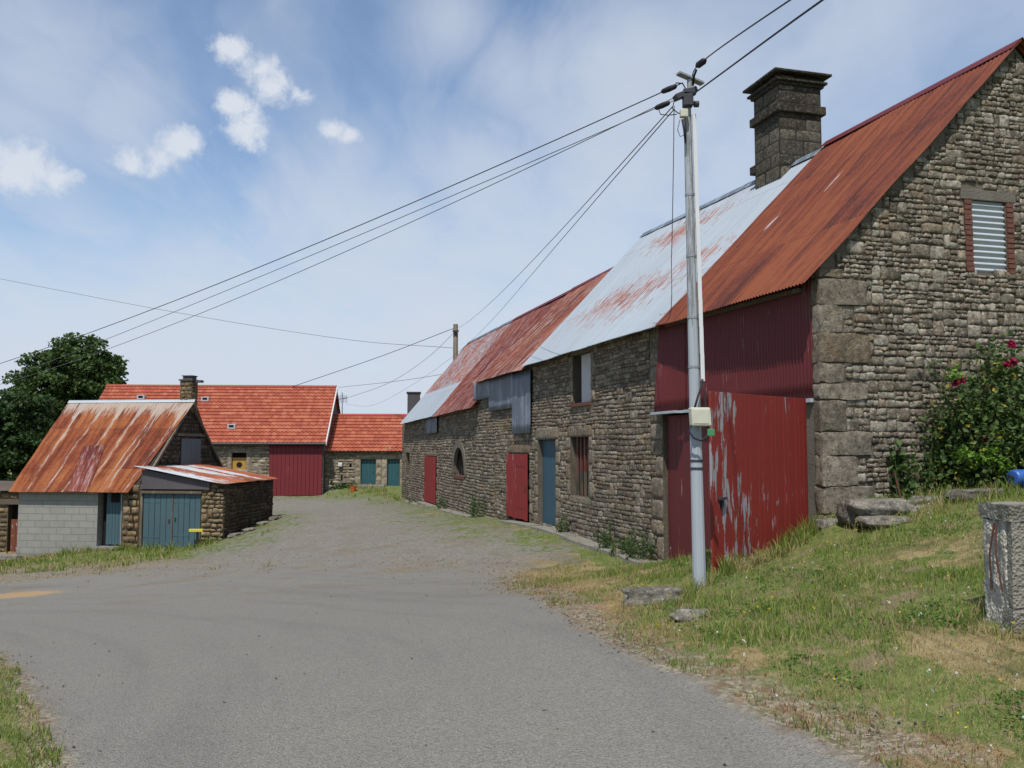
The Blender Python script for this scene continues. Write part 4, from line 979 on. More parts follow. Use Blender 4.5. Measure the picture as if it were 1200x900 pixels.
mb = MB(); mb.fbox(LH, dA-.06, dB+.06, -.1, .06, dzt-.03, dzt+.05); mb.fbox(LH, dmid-.02, dmid+.02, -.06, -.02, gz2(dmid), dzt-.04); mb.fbox(LH, dA-.1, dA-.01, -.08, .0, gz2(dA)-.1, dzt); mb.build('door_frame', 'wood_old', le)
pts, uv = corr(LH.pt(.1, .06, dzt+.1), LH.pt(p0+.3, .1, dzt+.1), LH.pt(.1, .06, tz(.1)), LH.pt(p0+.3, .06, tz(p0+.3)), .09, .01, 3, 5, .02, 3)
MB().grid(pts, uv).build('fascia_sheet', 'dark_tin', le, True)['label'] = 'dark corrugated sheet over the doors'

# small building at the left edge
sd = thing('stone_annexe', 'low stone annexe with a rusty brown half door at the left edge', 'outbuilding', LH.pt(-5.5, -1.2, h1(*LH.pt(-5.5, -1.2, 0)[:2])))
A2 = LH.sh(sL-.02, -.5); o_d = op(8.5, 20.5, 591, 647, A2); o_d = (o_d[0], -.01, o_d[2], o_d[3])
gA = lambda s: h1(*A2.pt(s, .1, 0)[:2])-.3; tA = lambda s: A2.hit(10, 577)[1]
wall_mesh(A2, -4.5, -.005, gA, tA, [o_d], -.01, -.3, 5).build('wall', 'mortar_house', sd)
mb = MB(); rect_stones(mb, A2, rubble(A2, -4.5, -.01, gA, tA, [o_d, (o_d[0]-.4, 0, o_d[3], o_d[3]+.2)], (.12, .2), (.2, .5), 0, .008), True, .03, .02, .01); mb.build('masonry', 'stone_house', sd, True)
mb = MB(); mb.fbox(A2, o_d[0]-.5, -.01, -.1, .06, o_d[3], o_d[3]+.17); mb.build('lintel', 'wood_old', sd)
mb = MB(); mb.fbox(A2, o_d[0], o_d[1], -.28, -.25, o_d[2], o_d[3]); mb.build('doorway', 'dark_inside', sd)
plank_panel(A2, o_d[0]+.05, o_d[1], -.1, o_d[2], o_d[2]+(o_d[3]-o_d[2])*.68, 4).build('door', 'brown_door', sd)
mb = MB(); mb.fbox(A2, o_d[0]-.4, .3, .0, .5, o_d[2]-.2, o_d[2]-.04); mb.build('doorstep', 'concrete', sd, bevel=.02)
pts, uv = corr(A2.pt(-4.6, .15, tA(0)+.05), A2.pt(-.02, .15, tA(0)+.05), A2.pt(-4.6, -3, tA(0)+.25), A2.pt(-.02, -3, tA(0)+.25), nv=4)
MB().grid(pts, uv).build('roof', 'wood_old', sd, True)

# ------------------------------------------------------------------ TILED BARN + ANNEXE
def tileroof(fr, s0e, s1e, s0r, s1r, oe, ze_, orr, zr_):
    p00, p10, p01, p11 = (np.array(fr.pt(*q), float) for q in ((s0e, oe, ze_), (s1e, oe, ze_), (s0r, orr, zr_), (s1r, orr, zr_)))
    L = np.linalg.norm(p10-p00); Hh = np.linalg.norm(p01-p00); rows = max(1, round(Hh/.34)); nn = np.cross(p10-p00, p01-p00); nn /= np.linalg.norm(nn); nn = nn if nn[2] > 0 else -nn
    nu_ = int(L/.22*4); us = np.linspace(0, 1, nu_+1); mb = MB()
    for r_ in range(rows):
        v0, v1 = r_/rows, (r_+1)/rows
        prof = [(v0, -.02), (v0, .050), (v0+(v1-v0)*.5, .028), (v1, .0)]
        vv = np.array([q[0] for q in prof]); hh = np.array([q[1] for q in prof])
        uu, v_ = np.meshgrid(us, vv, indexing='ij'); h_ = np.broadcast_to(hh, uu.shape)
        base = (p00*(1-uu)[..., None]+p10*uu[..., None])*(1-v_)[..., None]+(p01*(1-uu)[..., None]+p11*uu[..., None])*v_[..., None]
        wv = .02*np.sin(2*math.pi*uu*L/.22)+.03*(fbm(uu*L, v_*Hh, .4, 3)-.5)
        pts = base+nn*(h_+wv)[..., None]
        uv = np.stack([uu*L, np.full_like(uu, (r_+.5)*.34)], 2); mb.grid(pts, uv)
    return mb
tb = thing('tiled_barn', 'long stone barn with bright orange-red tiled roof and maroon sliding door', 'barn', TB.pt(-6, -4, h1(*TB.pt(-6, -4, 0)[:2])))
dp = 4.3
ze_t = TB.hit(320, 519, .3)[1]; TR = TB.sh(0, -dp); zr_t = TR.hit(300, 453.5)[1]
sR = TB.hit(382.5, 520, .3)[0]; sRr = TR.hit(394, 454)[0]; sLr = TR.hit(125, 452)[0]; sLe = sLr+(sR-sRr)
sR = sRr = (sR+sRr)/2; sLe = sLr
print('TB', ze_t, zr_t, sR, sRr, sLr)
tileroof(TB, sLe, sR, sLr, sRr, .3, ze_t, -dp, zr_t).build('roof', 'tiles', tb, False)
tileroof(TB, sLe, sR, sLr, sRr, -2*dp-.3, ze_t, -dp, zr_t).build('rear_roof', 'tiles', tb, False)
mb = MB(); n_ = int((sRr-sLr)/.38)
for k in range(n_):
    a = sLr+(sRr-sLr)*k/n_; b = a+(sRr-sLr)/n_+.02
    mb.tube([TB.pt(a, -dp, zr_t+.0), TB.pt(b, -dp, zr_t+.008)], [.12, .11], 8, False)
mb.build('ridge_tiles', 'tile_ridge', tb, True)
mb = MB()
slp = (zr_t-ze_t)/(dp+.3)
for fr_s in (sR, ):
    vs = [tuple(TB.pt(a, o_, z_)) for a in (fr_s, fr_s+.06) for (o_, z_) in ((.32, ze_t-.12), (.32, ze_t+.08), (-dp, zr_t+.1), (-dp, zr_t-.12))]
    mb.add(vs, [(0,1,2,3),(4,7,6,5),(0,4,5,1),(1,5,6,2),(2,6,7,3),(3,7,4,0)])
mb.build('verge_board', 'zinc_white', tb)
mb = MB(); mb.tube([TB.pt(sLe, .36, ze_t-.05), TB.pt(sR, .36, ze_t-.05)], .07, 8); mb.tube([TB.pt(sR-.5, .3, ze_t-.1), TB.pt(sR-.5, .05, ze_t-.4), TB.pt(sR-.5, .05, ze_t-.9)], .035, 6); mb.build('gutter', 'dark_metal', tb)
# gable
mb = MB()
for k in range(10):
    a, b = -2*dp*k/10, -2*dp*(k+1)/10; f_ = lambda o_: ze_t-.1+slp*(min(-o_, 2*dp+o_)+.3)-.08
    for ss in (sR-.15, sLe+.2):
        vs = [tuple(TB.pt(q, o_, z_)) for q in (ss-.2, ss) for (o_, z_) in ((a, -4), (a, f_(a)), (b, f_(b)), (b, -4))]
        mb.add(vs, [(0,1,2,3),(4,7,6,5),(0,4,5,1),(1,5,6,2),(2,6,7,3),(3,7,4,0)])
mb.build('gable_wall', 'slate_dark', tb)
dL, dR = TB.hit(316.5, 550)[0], TB.hit(376.5, 550)[0]; gT = lambda s: h1(*TB.pt(s, .1, 0)[:2])-.3
o_tw = op(271.5, 288.5, 530.5, 550, TB)
zt_t = lambda s: ze_t+.1
wall_mesh(TB, sLe+.3, sR-.16, gT, zt_t, [o_tw, (dL, dR, -9, ze_t-.15)], -.01, -.4, 2).build('front_wall', 'mortar_far', tb)
mb = MB(); rect_stones(mb, TB, rubble(TB, sLe+.3, sR-.16, gT, zt_t, [o_tw, (dL, dR, -9, 9), (o_tw[0]-.25, o_tw[1]+.25, o_tw[2]-.2, o_tw[3]+.25)], (.13, .22), (.25, .6), .05, .01), True, .02, .02, .02)
a, b, c, d = o_tw; rect_stones(mb, TB, [(a-.24, a, c, d), (b, b+.24, c, d), (a-.24, b+.24, d, d+.24), (a-.2, b+.2, c-.2, c)], True, .02, .02, .01, (.7, 1))
mb.build('masonry', 'stone_far', tb, True)
mb = MB(); mb.fbox(TB, a, b, -.3, -.25, c, d); wq = mb.build('window', 'dark_inside', tb)
mb = MB(); mb.fbox(TB, a+.03, b-.03, -.12, -.1, c, c+(d-c)*.62); mb.fbox(TB, a, b, -.13, -.1, c+(d-c)*.62, c+(d-c)*.7); mb.build('shutter', 'ochre_panel', wq)
mb = MB(); m_ = (a+b)/2; mb.tube([TB.pt(m_-.0, -.095, c+.25), TB.pt(m_, -.09, c+.25)], .16, 12); mb.build('hole', 'dark_inside', wq)
gd = h1(*TB.pt((dL+dR)/2, .2, 0)[:2])
plank_panel(TB, dL-.05, dR+.05, .1, gd+.02, ze_t-.14, 13, .05, .012).build('sliding_door', 'red_far', tb, bevel=.004)
mb = MB(); mb.fbox(TB, dL-.04, dR+.04, -.1, .03, gd-.1, ze_t-.15); mb.build('door_backing', 'red_far', tb)
# roof lights
for (px, py) in ((272, 502), (241, 470), (166, 468)):
    f_ = (519-py)/(519-453.5); o_ = .3-(dp+.3)*f_*1.0; fr_ = TB.sh(0, o_); s_, z_ = fr_.hit(px, py); zz = ze_t+slp*(.3-o_)
    mb = MB(); mb.fbox(TB, s_-.22, s_+.22, o_-.25, o_+.2, zz-.1, zz+.17, zz-.1, zz+.17); rl = mb.build('roof_light', 'pale_tin', tb, bevel=.02)
    mb = MB(); mb.fbox(TB, s_-.13, s_+.13, o_+.2, o_+.21, zz-.0, zz+.13); mb.build('glass', 'dark_inside', rl)

ta = thing('tiled_annexe', 'low stone annexe with orange tiled roof and two teal doors', 'outbuilding', TA.pt(2.5, -2, h1(*TA.pt(2.5, -2, 0)[:2])))
ze_a = TA.hit(430, 529, .25)[1]; AR = TA.sh(0, -2.9); zr_a = AR.hit(430, 487)[1]; aL = TA.hit(379, 525, .25)[0]; aR = TA.hit(500, 525, .25)[0]
print('TA', ze_a, zr_a, aL, aR)
tileroof(TA, aL, aR, aL+.1, aR+.1, .25, ze_a, -2.9, zr_a).build('roof', 'tiles', ta)
tileroof(TA, aL, aR, aL, aR, -6.05, ze_a, -2.9, zr_a).build('rear_roof', 'tiles', ta)
mb = MB(); mb.tube([TA.pt(aL, -2.9, zr_a), TA.pt(aR, -2.9, zr_a)], .11, 8, False); mb.build('ridge_tiles', 'tile_ridge', ta, True)
od = [op(422.5, 440.5, 538, 568, TA), op(453.5, 468.5, 538, 571, TA)]; ow = op(409.5, 412, 543, 549, TA); ow2 = op(399.5, 401.5, 556, 564, TA)
gA2 = lambda s: h1(*TA.pt(s, .1, 0)[:2])-.3
wall_mesh(TA, aL, aR, gA2, lambda s: ze_a+.1, od+[ow, ow2], -.01, -.4, 3).build('front_wall', 'mortar_far', ta)
mb = MB(); surr = []
for (a, b, c, d) in od: surr += [(a-.3, a, c+(d-c)*q/3, c+(d-c)*(q+1)/3) for q in range(3)]+[(b, b+.3, c+(d-c)*q/3, c+(d-c)*(q+1)/3) for q in range(3)]+[(a-.3, b+.3, d, d+.25)]
rect_stones(mb, TA, rubble(TA, aL, aR, gA2, lambda s: ze_a+.1, od+surr+[ow, ow2], (.12, .2), (.22, .55), .04, .01), True, .02, .02, .02); rect_stones(mb, TA, surr, True, .02, .02, .01, (.7, 1))
mb.build('masonry', 'stone_far', ta, True)
for (a, b, c, d) in od:
    d_ = plank_panel(TA, a, b, -.15, c, d-.0, 4, .04).build('door', 'teal_door', ta); knob(TA, b-.15, -.15, (c+d)/2, d_)
for (a, b, c, d) in (ow, ow2): mb = MB(); mb.fbox(TA, a, b, -.3, -.25, c, d); mb.build('window', 'dark_inside', ta)
mb = MB(); a, b, c, d = od[0]; mb.fbox(TA, a-.1, b+.5, .0, .5, c-.25, c-.03); mb.build('doorstep', 'concrete', ta, bevel=.02)
mb = MB(); s_, z_ = TA.hit(399, 544.5); mb.fbox(TA, s_-.12, s_+.12, .02, .2, z_-.12, z_+.12); mb.build('wall_lamp', 'zinc_white', ta, bevel=.05)

# ------------------------------------------------------------------ poles, cables, aerial
pb = P(820, 688, 9.0); pb.z = h1(pb.x, pb.y)-.1; ptop = P(805, 112, 9.02)
pole = thing('utility_pole', 'pale grey utility pole with meter box standing before the red gate', 'utility pole', (pb.x, pb.y, pb.z+.1))
def onpole(z): f_ = (z-pb.z)/(ptop.z-pb.z); return pb.lerp(ptop, f_)
mb = MB(); mb.tube([pb.lerp(ptop, k/14) for k in range(15)], [.068-.030*k/14 for k in range(15)], 12); mb.build('shaft', 'pole_grey', pole)
def zp(py): return P(812, py, 9.0).z
off = Vector((.062, -.03, 0))
mb = MB(); n_ = 10
za, zb4 = zp(447), zp(135)
for k in range(n_):
    p0_, p1_ = onpole(za+(zb4-za)*k/n_), onpole(za+(zb4-za)*(k+1)/n_); sx_ = .075-.02*k/n_
    c = (p0_+p1_)/2+Vector((sx_, -.045, 0)); mb.box(c, (.019, 0, 0), (0, .016, 0), (p1_-p0_)/2)
mb.build('conduit', 'white_plastic', pole)
for py in (228, 300, 372, 430, 540, 549):
    c = onpole(zp(py)); rr = .068-.030*(c.z-pb.z)/(ptop.z-pb.z)+.004; mb = MB(); mb.tube([c-Vector((0, 0, .012)), c+Vector((0, 0, .012))], rr, 14); mb.build('band', 'galv' if py != 540 and py != 549 else 'dark_metal', pole)
bx = onpole(zp(489))+Vector((.02, -.13, 0)); mb = MB(); mb.box(bx, (.098, .01, 0), (-.006, .05, 0), (-.006, 0, .092)); mbx = mb.build('meter_box', 'box_cream', pole, bevel=.014)
mb = MB(); mb.box(bx+Vector((0, -.052, 0)), (.078, .008, 0), (0, .004, 0), (0, 0, .07)); mb.build('cover', 'box_cream', mbx, bevel=.004)
mb = MB()
mb.tube([onpole(zp(445))+Vector((.07, -.06, 0)), onpole(zp(455))+Vector((.045, -.09, 0)), onpole(zp(468))+Vector((.0, -.12, 0)), bx+Vector((-.05, 0, .09))], .011, 8)
mb.tube([onpole(zp(445))+Vector((.075, -.05, 0)), onpole(zp(460))+Vector((.085, -.07, 0)), onpole(zp(475))+Vector((.09, -.08, 0)), bx+Vector((.07, .02, .08))], .006, 6)
lp = [bx+Vector((-.085+.0*1, 0, -.08)), bx+Vector((-.11, -.02, -.15)), bx+Vector((-.07, -.03, -.21)), bx+Vector((0, -.03, -.235)), bx+Vector((.06, -.02, -.2)), bx+Vector((.08, -.01, -.12)), bx+Vector((.07, 0, -.07))]
mb.tube(lp, .010, 8); mb.build('cable', 'cable_black', pole, True)
mb = MB(); mb.box(bx+Vector((.1, -.03, -.155)), (.035, 0, 0), (0, .01, 0), (0, 0, .035)); mb.build('green_tag', 'green_tag', pole, bevel=.005)
# head gear
hd = ptop
mb = MB(); mb.tube([P(809, 118, 9.0), P(808, 93, 9.0)], .028, 8); mb.box(P(809, 92, 9.0), (.135, .05, -.035), (-.015, .035, 0), (.0, 0, .012)); mb.build('cross_bracket', 'galv', pole, bevel=.003)
mb = MB(); mb.box(P(803, 110, 8.98), (.11, .02, .052), (-.01, .05, 0), (-.012, 0, .026)); mb.box(P(806, 117, 8.97), (.05, 0, 0), (0, .05, 0), (0, 0, .07)); mb.tube([P(813, 122, 8.95), P(819, 122, 8.95)], .035, 8); mb.box(P(808, 108, 8.97), (.07, 0, .01), (0, .05, 0), (0, 0, .03)); mb.build('clamp_bracket', 'dark_metal', pole, bevel=.006)
mb = MB(); mb.box(P(801.5, 133, 8.93), (.04, 0, 0), (0, .03, 0), (0, 0, .042)); mb.build('junction_box', 'box_cream', pole, bevel=.008)
mb = MB()
mb.tube([P(801, 140, 8.92), P(802.5, 152, 8.92), P(803, 168, 8.93)], [.024, .018, .008], 8)
mb.tube([P(787, 105, 8.9), P(793, 97, 8.9), P(800, 98, 8.9), P(806, 108, 8.95)], .007, 6)
mb.tube([P(812, 100, 9), P(813, 90, 8.9), P(816, 82, 8.8)], .012, 6)
mb.tube([P(772, 128, 9), P(774, 134, 8.95), P(783, 135, 8.95), P(793, 134, 8.93)], .005, 6)
mb.tube([P(790, 118, 8.95), P(788, 127, 8.93), P(795, 133, 8.92), P(800, 131, 8.92)], .006, 6)
mb.tube([P(797, 140, 8.9), P(794, 152, 8.9), P(797, 160, 8.9), P(803, 158, 8.93)], .004, 6)
mb.build('jumper_wires', 'cable_black', pole, True)
def cable(name_, pts, r, label, mat='cable_black', sag=0.0, clamps=(), group=None, n=24):
    pts = [Vector(p) for p in pts]
    if len(pts) == 2:
        a, b = pts; pts = [a.lerp(b, t_/n)-Vector((0, 0, sag*4*(t_/n)*(1-t_/n))) for t_ in range(n+1)]
    if len(pts) > 2 and len(pts) < 8:
        q_ = [pts[0]*2-pts[1]]+pts+[pts[-1]*2-pts[-2]]; o_ = []
        for i_ in range(1, len(q_)-2):
            for j_ in range(10):
                u_ = j_/10; a_, b_, c_, d_ = q_[i_-1], q_[i_], q_[i_+1], q_[i_+2]
                o_.append(.5*((2*b_)+(c_-a_)*u_+(2*a_-5*b_+4*c_-d_)*u_*u_+(3*b_-a_-3*c_+d_)*u_**3))
        pts = o_+[pts[-1]]
    t_ = thing('overhead_cable', label, 'cable', pts[0], group)
    mb = MB(); mb.tube(pts, r, 6); mb.build('wire', mat, t_, True)
    for f_ in clamps:
        i_ = f_*(len(pts)-1); p_ = pts[int(i_)].lerp(pts[min(int(i_)+1, len(pts)-1)], i_-int(i_)); d_ = (pts[-1]-pts[0]).normalized()
        mb = MB(); mb.tube([p_-d_*.09, p_-d_*.07, p_, p_+d_*.07, p_+d_*.09], [.012, .026, .03, .026, .012], 10); mb.build('clamp', 'cable_black', t_, True)
    return t_
def line_end(p, px1, py1, Y1): return P(px1, py1, Y1)
cable('c', [P(800, 97, 9), P(-90, 453, 21)], .0058, 'thick black cable, highest of three running left from the pole head', sag=.25, clamps=(.008,), n=60)
cable('c', [P(795, 112, 9), P(-60, 466, 23)], .0046, 'thin overhead wire, middle of the three running down left from the pole head', 'cable_grey', .35, n=60)
cable('c', [P(789, 118, 9), P(-60, 468, 23.5)], .0046, 'thin overhead wire, lowest of the three running down left from the pole head', 'cable_grey', .10, clamps=(.006,), n=60)
cable('c', [P(812, 100, 9), P(822, 73, 8.6), P(1010, -56, 4.6), P(1700, -500, 2.2)], .006, 'black overhead cable with clamp, left one of the pair rising to the top right', clamps=())
mb = MB(); a, b = P(816, 78, 8.7), P(827, 70, 8.5); mb.tube([a, a.lerp(b, .25), a.lerp(b, .75), b], [.012, .034, .034, .012], 10); mb.build('clamp', 'cable_black', bpy.data.objects['overhead_cable.003'], True)
cable('c', [P(810, 112, 9), P(1030, -46, 4.9), P(1700, -470, 2.3)], .0075, 'black overhead cable, right one of the pair rising to the top right')
# wooden pole behind the ridge
wp = P(534, 380, 47); wg = h1(wp.x, wp.y)
wpo = thing('wooden_pole', 'short weathered wooden pole rising behind the far white roof', 'pole', (wp.x, wp.y, wg))
mb = MB(); mb.tube([Vector((wp.x, wp.y, wg-.3)), Vector((wp.x, wp.y, wp.z))], [.16, .13], 10); mb.build('shaft', 'wood_old', wpo, True)
mb = MB(); mb.box(P(534, 388, 46.8), (.16, 0, 0), (0, .06, 0), (0, 0, .05)); mb.build('bracket', 'dark_metal', wpo)
cable('c', [P(788, 125, 9), P(538, 384, 46.8)], .006, 'thin wire from the pole head to the wooden pole, upper one of two', 'cable_grey', .25, n=50)
cable('c', [P(790, 128, 9), P(560, 392, 40), P(500, 440, 50), P(440, 474, 58), P(405, 474, 60)], .006, 'thin wire from the pole head passing over the far roof, lower one of two', 'cable_grey')
cable('c', [P(531, 385, 46.8), P(445, 418, 52), P(343, 453, 54)], .016, 'dark cable from the wooden pole to the tiled barn ridge')
cable('c', [P(533, 389, 47), P(500, 420, 50), P(455, 449, 53), P(402, 468, 56)], .010, 'thin sagging wire below the wooden pole towards the aerial', 'cable_grey')
cable('c', [P(533, 408, 47), P(400, 397, 58), P(200, 365, 62), P(-60, 315, 66)], .014, 'long faint wire crossing the left sky above the tiled barn', 'cable_grey')
cable('c', [P(800, 424, 22) if False else P(534, 436, 47), P(470, 446, 52), P(397, 454, 56)], .012, 'thin near-level wire between the wooden pole and tiled barn gable', 'cable_grey')
cable('c', [P(790, 124, 8.98), P(789, 200, 9.2), P(787, 300, 9.6), P(784, 372, 10.2), LB.pt(GAP1-.2, .25, LB.hit(785, 378)[1])], .0045, 'thin wire hanging from the pole head down to the barn eave', 'cable_grey')
# TV aerial + slate chimney
av = thing('television_aerial', 'small television aerial beside the right end of the tiled barn roof', 'aerial', P(401, 487, 55))
mb = MB(); mb.tube([P(401, 489, 55), P(401, 460, 55)], .025, 6); mb.build('mast', 'dark_metal', av)
mb = MB(); mb.tube([P(396, 468, 55), P(407, 466, 55)], .018, 5)
for q in (397, 399, 402, 404, 406): mb.tube([P(q, 463, 54.8), P(q+.6, 472, 55.2)], .012, 4)
mb.build('elements', 'dark_metal', av)
sc_ = thing('house_chimney', 'brown slate-clad chimney poking up behind the far white roof end', 'chimney', (P(485, 480, 60).x, 60, h1(P(485, 480, 60).x, 60)))
q = P(485, 461, 60); mb = MB(); mb.box((q.x, 60, (q.z+h1(q.x, 60))/2), (.42, .05, 0), (-.05, .45, 0), (0, 0, (q.z-h1(q.x, 60))/2)); mb.build('stack', 'slate_clad' if 'slate_clad' in MATS else 'slate_dark', sc_, bevel=.02)
mb = MB(); mb.box((q.x, 60, q.z+.03), (.48, .05, 0), (-.05, .5, 0), (0, 0, .05)); mb.build('cap', 'dark_metal', sc_)

# ------------------------------------------------------------------ foliage
def leafcloud(centres, size, elong=1.5, up=.0):
    n_ = len(centres); c = np.asarray(centres, float)
    a = rng.normal(size=(n_, 3)); a[:, 2] += up; a /= np.linalg.norm(a, axis=1)[:, None]
    b = rng.normal(size=(n_, 3)); b = np.cross(a, b); b /= np.linalg.norm(b, axis=1)[:, None]
    t_ = np.cross(a, b); s_ = (size*rng.uniform(.6, 1.35, n_))[:, None]
    v = np.stack([c-b*s_*elong*.5, c+t_*s_*.5+a*s_*.12, c+b*s_*elong*.5, c-t_*s_*.5+a*s_*.12], 1).reshape(-1, 3)
    f = (np.arange(n_)[:, None]*4+np.arange(4)).tolist(); col = np.repeat(rng.random((n_, 3)), 4, axis=0)
    return v, f, col
def tree(label, base, crowns, nleaf, size, mat, group=None, nm='tree'):
    t_ = thing(nm, label, 'tree', base, group); mb = MB(); b = Vector(base)
    c0 = Vector(crowns[0][:3]); mb.tube([b-Vector((0, 0, .3)), b.lerp(c0, .35), b.lerp(c0, .7), c0], [.32, .24, .18, .08], 9)
    for cr in crowns:
        for k in range(4):
            e = Vector(cr[:3])+Vector((rnd(-1, 1), rnd(-1, 1), rnd(-.4, .8)))*cr[3]*.7; m_ = b.lerp(c0, rnd(.45, .75)); mb.tube([m_, m_.lerp(e, .55)+Vector((0, 0, .2)), e], [.11, .07, .025], 6)
    mb.build('trunk', 'bark', t_, True)
    C_ = []; tot = sum(c[3]**2*c[4]**1 for c in crowns)
    for (x, y, z, r, rz) in crowns:
        nc = int(90*r*r/6)+30; per = int(nleaf*(r*r*rz)/tot/nc)+1
        for k in range(nc):
            d_ = rng.normal(size=3); d_ /= np.linalg.norm(d_); rad_ = rng.uniform(.4, 1.18)**.7
            cc_ = np.array([x, y, z])+d_*np.array([r, r, rz])*rad_; rs = rng.uniform(.24, .42)*r**.5
            pp = rng.normal(size=(per, 3)); pp /= np.linalg.norm(pp, axis=1)[:, None]; pp *= (rng.random(per)**.5)[:, None]
            C_.append(cc_+pp*rs*np.array([1.25, 1.25, .75]))
    v, f, col = leafcloud(np.concatenate(C_), size, 1.5, .6)
    MB().add(v, f, None, col).build('crown', mat, t_)
def tp(px, py, Y): v = P(px, py, Y); return (v.x, v.y, v.z)
def mk(px, py, Y, rpx, rzpx): v = P(px, py, Y); return (v.x, v.y, v.z, rpx*Y/F, rzpx*Y/F)
bz_ = lambda px, Y: (P(px, 525, Y).x, Y, h1(P(px, 525, Y).x, Y))
tree('tall dark green oak with a domed crown behind the rusty-roofed outbuilding', bz_(80, 64), [mk(86, 432, 64, 44, 36), mk(108, 446, 64, 36, 30), mk(50, 470, 63.5, 40, 42), mk(80, 500, 64, 45, 40)], 44000, .19, 'leaf_oak')
tree('shorter leafy green tree at the left edge beneath the oak', bz_(20, 40), [mk(24, 505, 40, 40, 42), mk(-20, 520, 40, 45, 45), mk(10, 545, 40, 40, 35)], 26000, .13, 'leaf_hedge')
tree('bushy tree beyond the left picture edge behind the stone annexe', bz_(-60, 42), [mk(-60, 500, 42, 60, 55), mk(-90, 540, 42, 60, 40)], 9000, .2, 'leaf_oak')
def bush(label, cx_, r, n_, size, mat, cat='shrub', nm='shrub', squash=.8, stems=8, up=.6):
    t_ = thing(nm, label, cat, cx_); c = Vector(cx_); mb = MB()
    for k in range(stems): mb.tube([c, c+Vector((rnd(-.4, .4)*r, rnd(-.4, .4)*r, r*rnd(.5, 1.1)))], [.02*r, .008*r], 5)
    mb.build('stems', 'bark', t_)
    pts = []
    for k in range(max(6, int(n_/60))):
        d_ = rng.normal(size=3); d_ /= np.linalg.norm(d_); d_[2] = abs(d_[2]); q = d_*rng.uniform(.3, 1)*r*np.array([1, 1, squash*1.4])
        pts.append(np.array(cx_)+q+rng.normal(size=(60, 3))*r*.16)
    pts = np.concatenate(pts); pts[:, 2] = np.maximum(pts[:, 2], c.z)
    v, f, col = leafcloud(pts, size, 1.6, up); MB().add(v, f, None, col).build('foliage', mat, t_); return t_
q = G(388, 575); bush('round green shrub between the maroon sliding door and the teal doors', (q.x, q.y+.5, q.z), .75, 900, .10, 'leaf_hedge')
q = G(404, 574); bush('low green shrub in front of the tiled annexe wall', (q.x, q.y+.4, q.z), .45, 500, .09, 'leaf_weed')
# rose bush against the gable
rb = GB.pt(GB.hit(1140, 500)[0]+.25, .5, 0); rbz = h1(rb.x, rb.y); rose = thing('rose_bush', 'tall rose bush with dark crimson blooms against the stone gable', 'rose bush', (rb.x, rb.y, rbz))
stm = MB(); heads = []
for k in range(26):
    e = P(rnd(1075, 1210), rnd(400, 540), rb.y+rnd(-.4, .2)); m_ = Vector((rb.x, rb.y, rbz)).lerp(e, .5)+Vector((rnd(-.1, .1), rnd(-.1, .1), rnd(0, .15))); b0 = Vector((rb.x+rnd(-.3, .4), rb.y+rnd(-.1, .1), rbz)); stm.tube([b0, m_, e], [.012, .008, .004], 5); heads.append((b0, m_, e))
for e in (P(1186, 402, rb.y-.1), P(1184, 426, rb.y-.1), P(1124, 447, rb.y-.2)):
    stm.tube([Vector((rb.x, rb.y, rbz)), Vector((rb.x, rb.y, rbz)).lerp(e, .5), e-Vector((0, 0, .02))], [.012, .008, .004], 5); heads.append((Vector((rb.x, rb.y, rbz)), Vector((rb.x, rb.y, rbz)).lerp(e, .5), e))
stm.build('stems', 'bark', rose)
pts = []
def gauss(px, py, Y, sx, sy, n_):
    c = np.array(P(px, py, Y)); pts.append(c+rng.normal(size=(n_, 3))*np.array([sx*Y/F, .22, sy*Y/F]))
Yr = rb.y
for a in ((1130,540,22,20,1500),(1110,520,18,22,1100),(1150,500,24,24,1700),(1120,480,16,20,900),(1170,540,25,20,1700),(1165,470,22,20,1200),(1150,440,14,14,450),(1185,500,18,26,1200),(1090,500,12,16,380),(1160,425,10,14,260),(1190,440,12,20,350),(1140,415,6,10,90),(1078,540,9,14,220),(1085,560,10,12,220),(1060,560,7,12,120)): gauss(a[0]+16, a[1]+4, Yr+rnd(-.15, .15), a[2]*.95, a[3], int(a[4]*(.9 if a[1] > 490 else .6)))
for (b0, m_, e) in heads:
    for k in range(26):
        t_ = rnd(.3, 1); p_ = (b0.lerp(m_, t_*2) if t_ < .5 else m_.lerp(e, t_*2-1)); pts.append(np.array([list(p_)])+rng.normal(size=(1, 3))*.04)
pts = np.concatenate(pts); pts[:, 2] = np.maximum(pts[:, 2], rbz-.1)
v, f, col = leafcloud(pts, .045, 1.5, .7); MB().add(v, f, None, col).build('foliage', 'leaf_rose', rose)
lime = np.concatenate([np.array(P(px, py, Yr-.45))+rng.normal(size=(n_, 3))*np.array([sx*Yr/F, .08, sy*Yr/F]) for px, py, sx, sy, n_ in ((1145,537,10,5,110),(1160,532,5,6,50),(1130,533,5,4,40),(1178,548,7,4,60),(1118,438,6,4,40))])
v, f, col = leafcloud(lime, .055, 1.2, 1.2); MB().add(v, f, None, col).build('young_shoots', 'leaf_lime', rose)
for (px, py) in ((1186, 403), (1181, 427), (1188, 424), (1120, 449), (1128, 445), (1157, 514)):
    c = P(px, py, Yr-.35); n_ = 46; d_ = rng.normal(size=(n_, 3)); d_ /= np.linalg.norm(d_, axis=1)[:, None]
    v, f, col = leafcloud(np.array(c)+d_*.045*rng.uniform(.3, 1, (n_, 1)), .045, 1.0, 0); MB().add(v, f, None, col).build('flower', 'petal', rose)

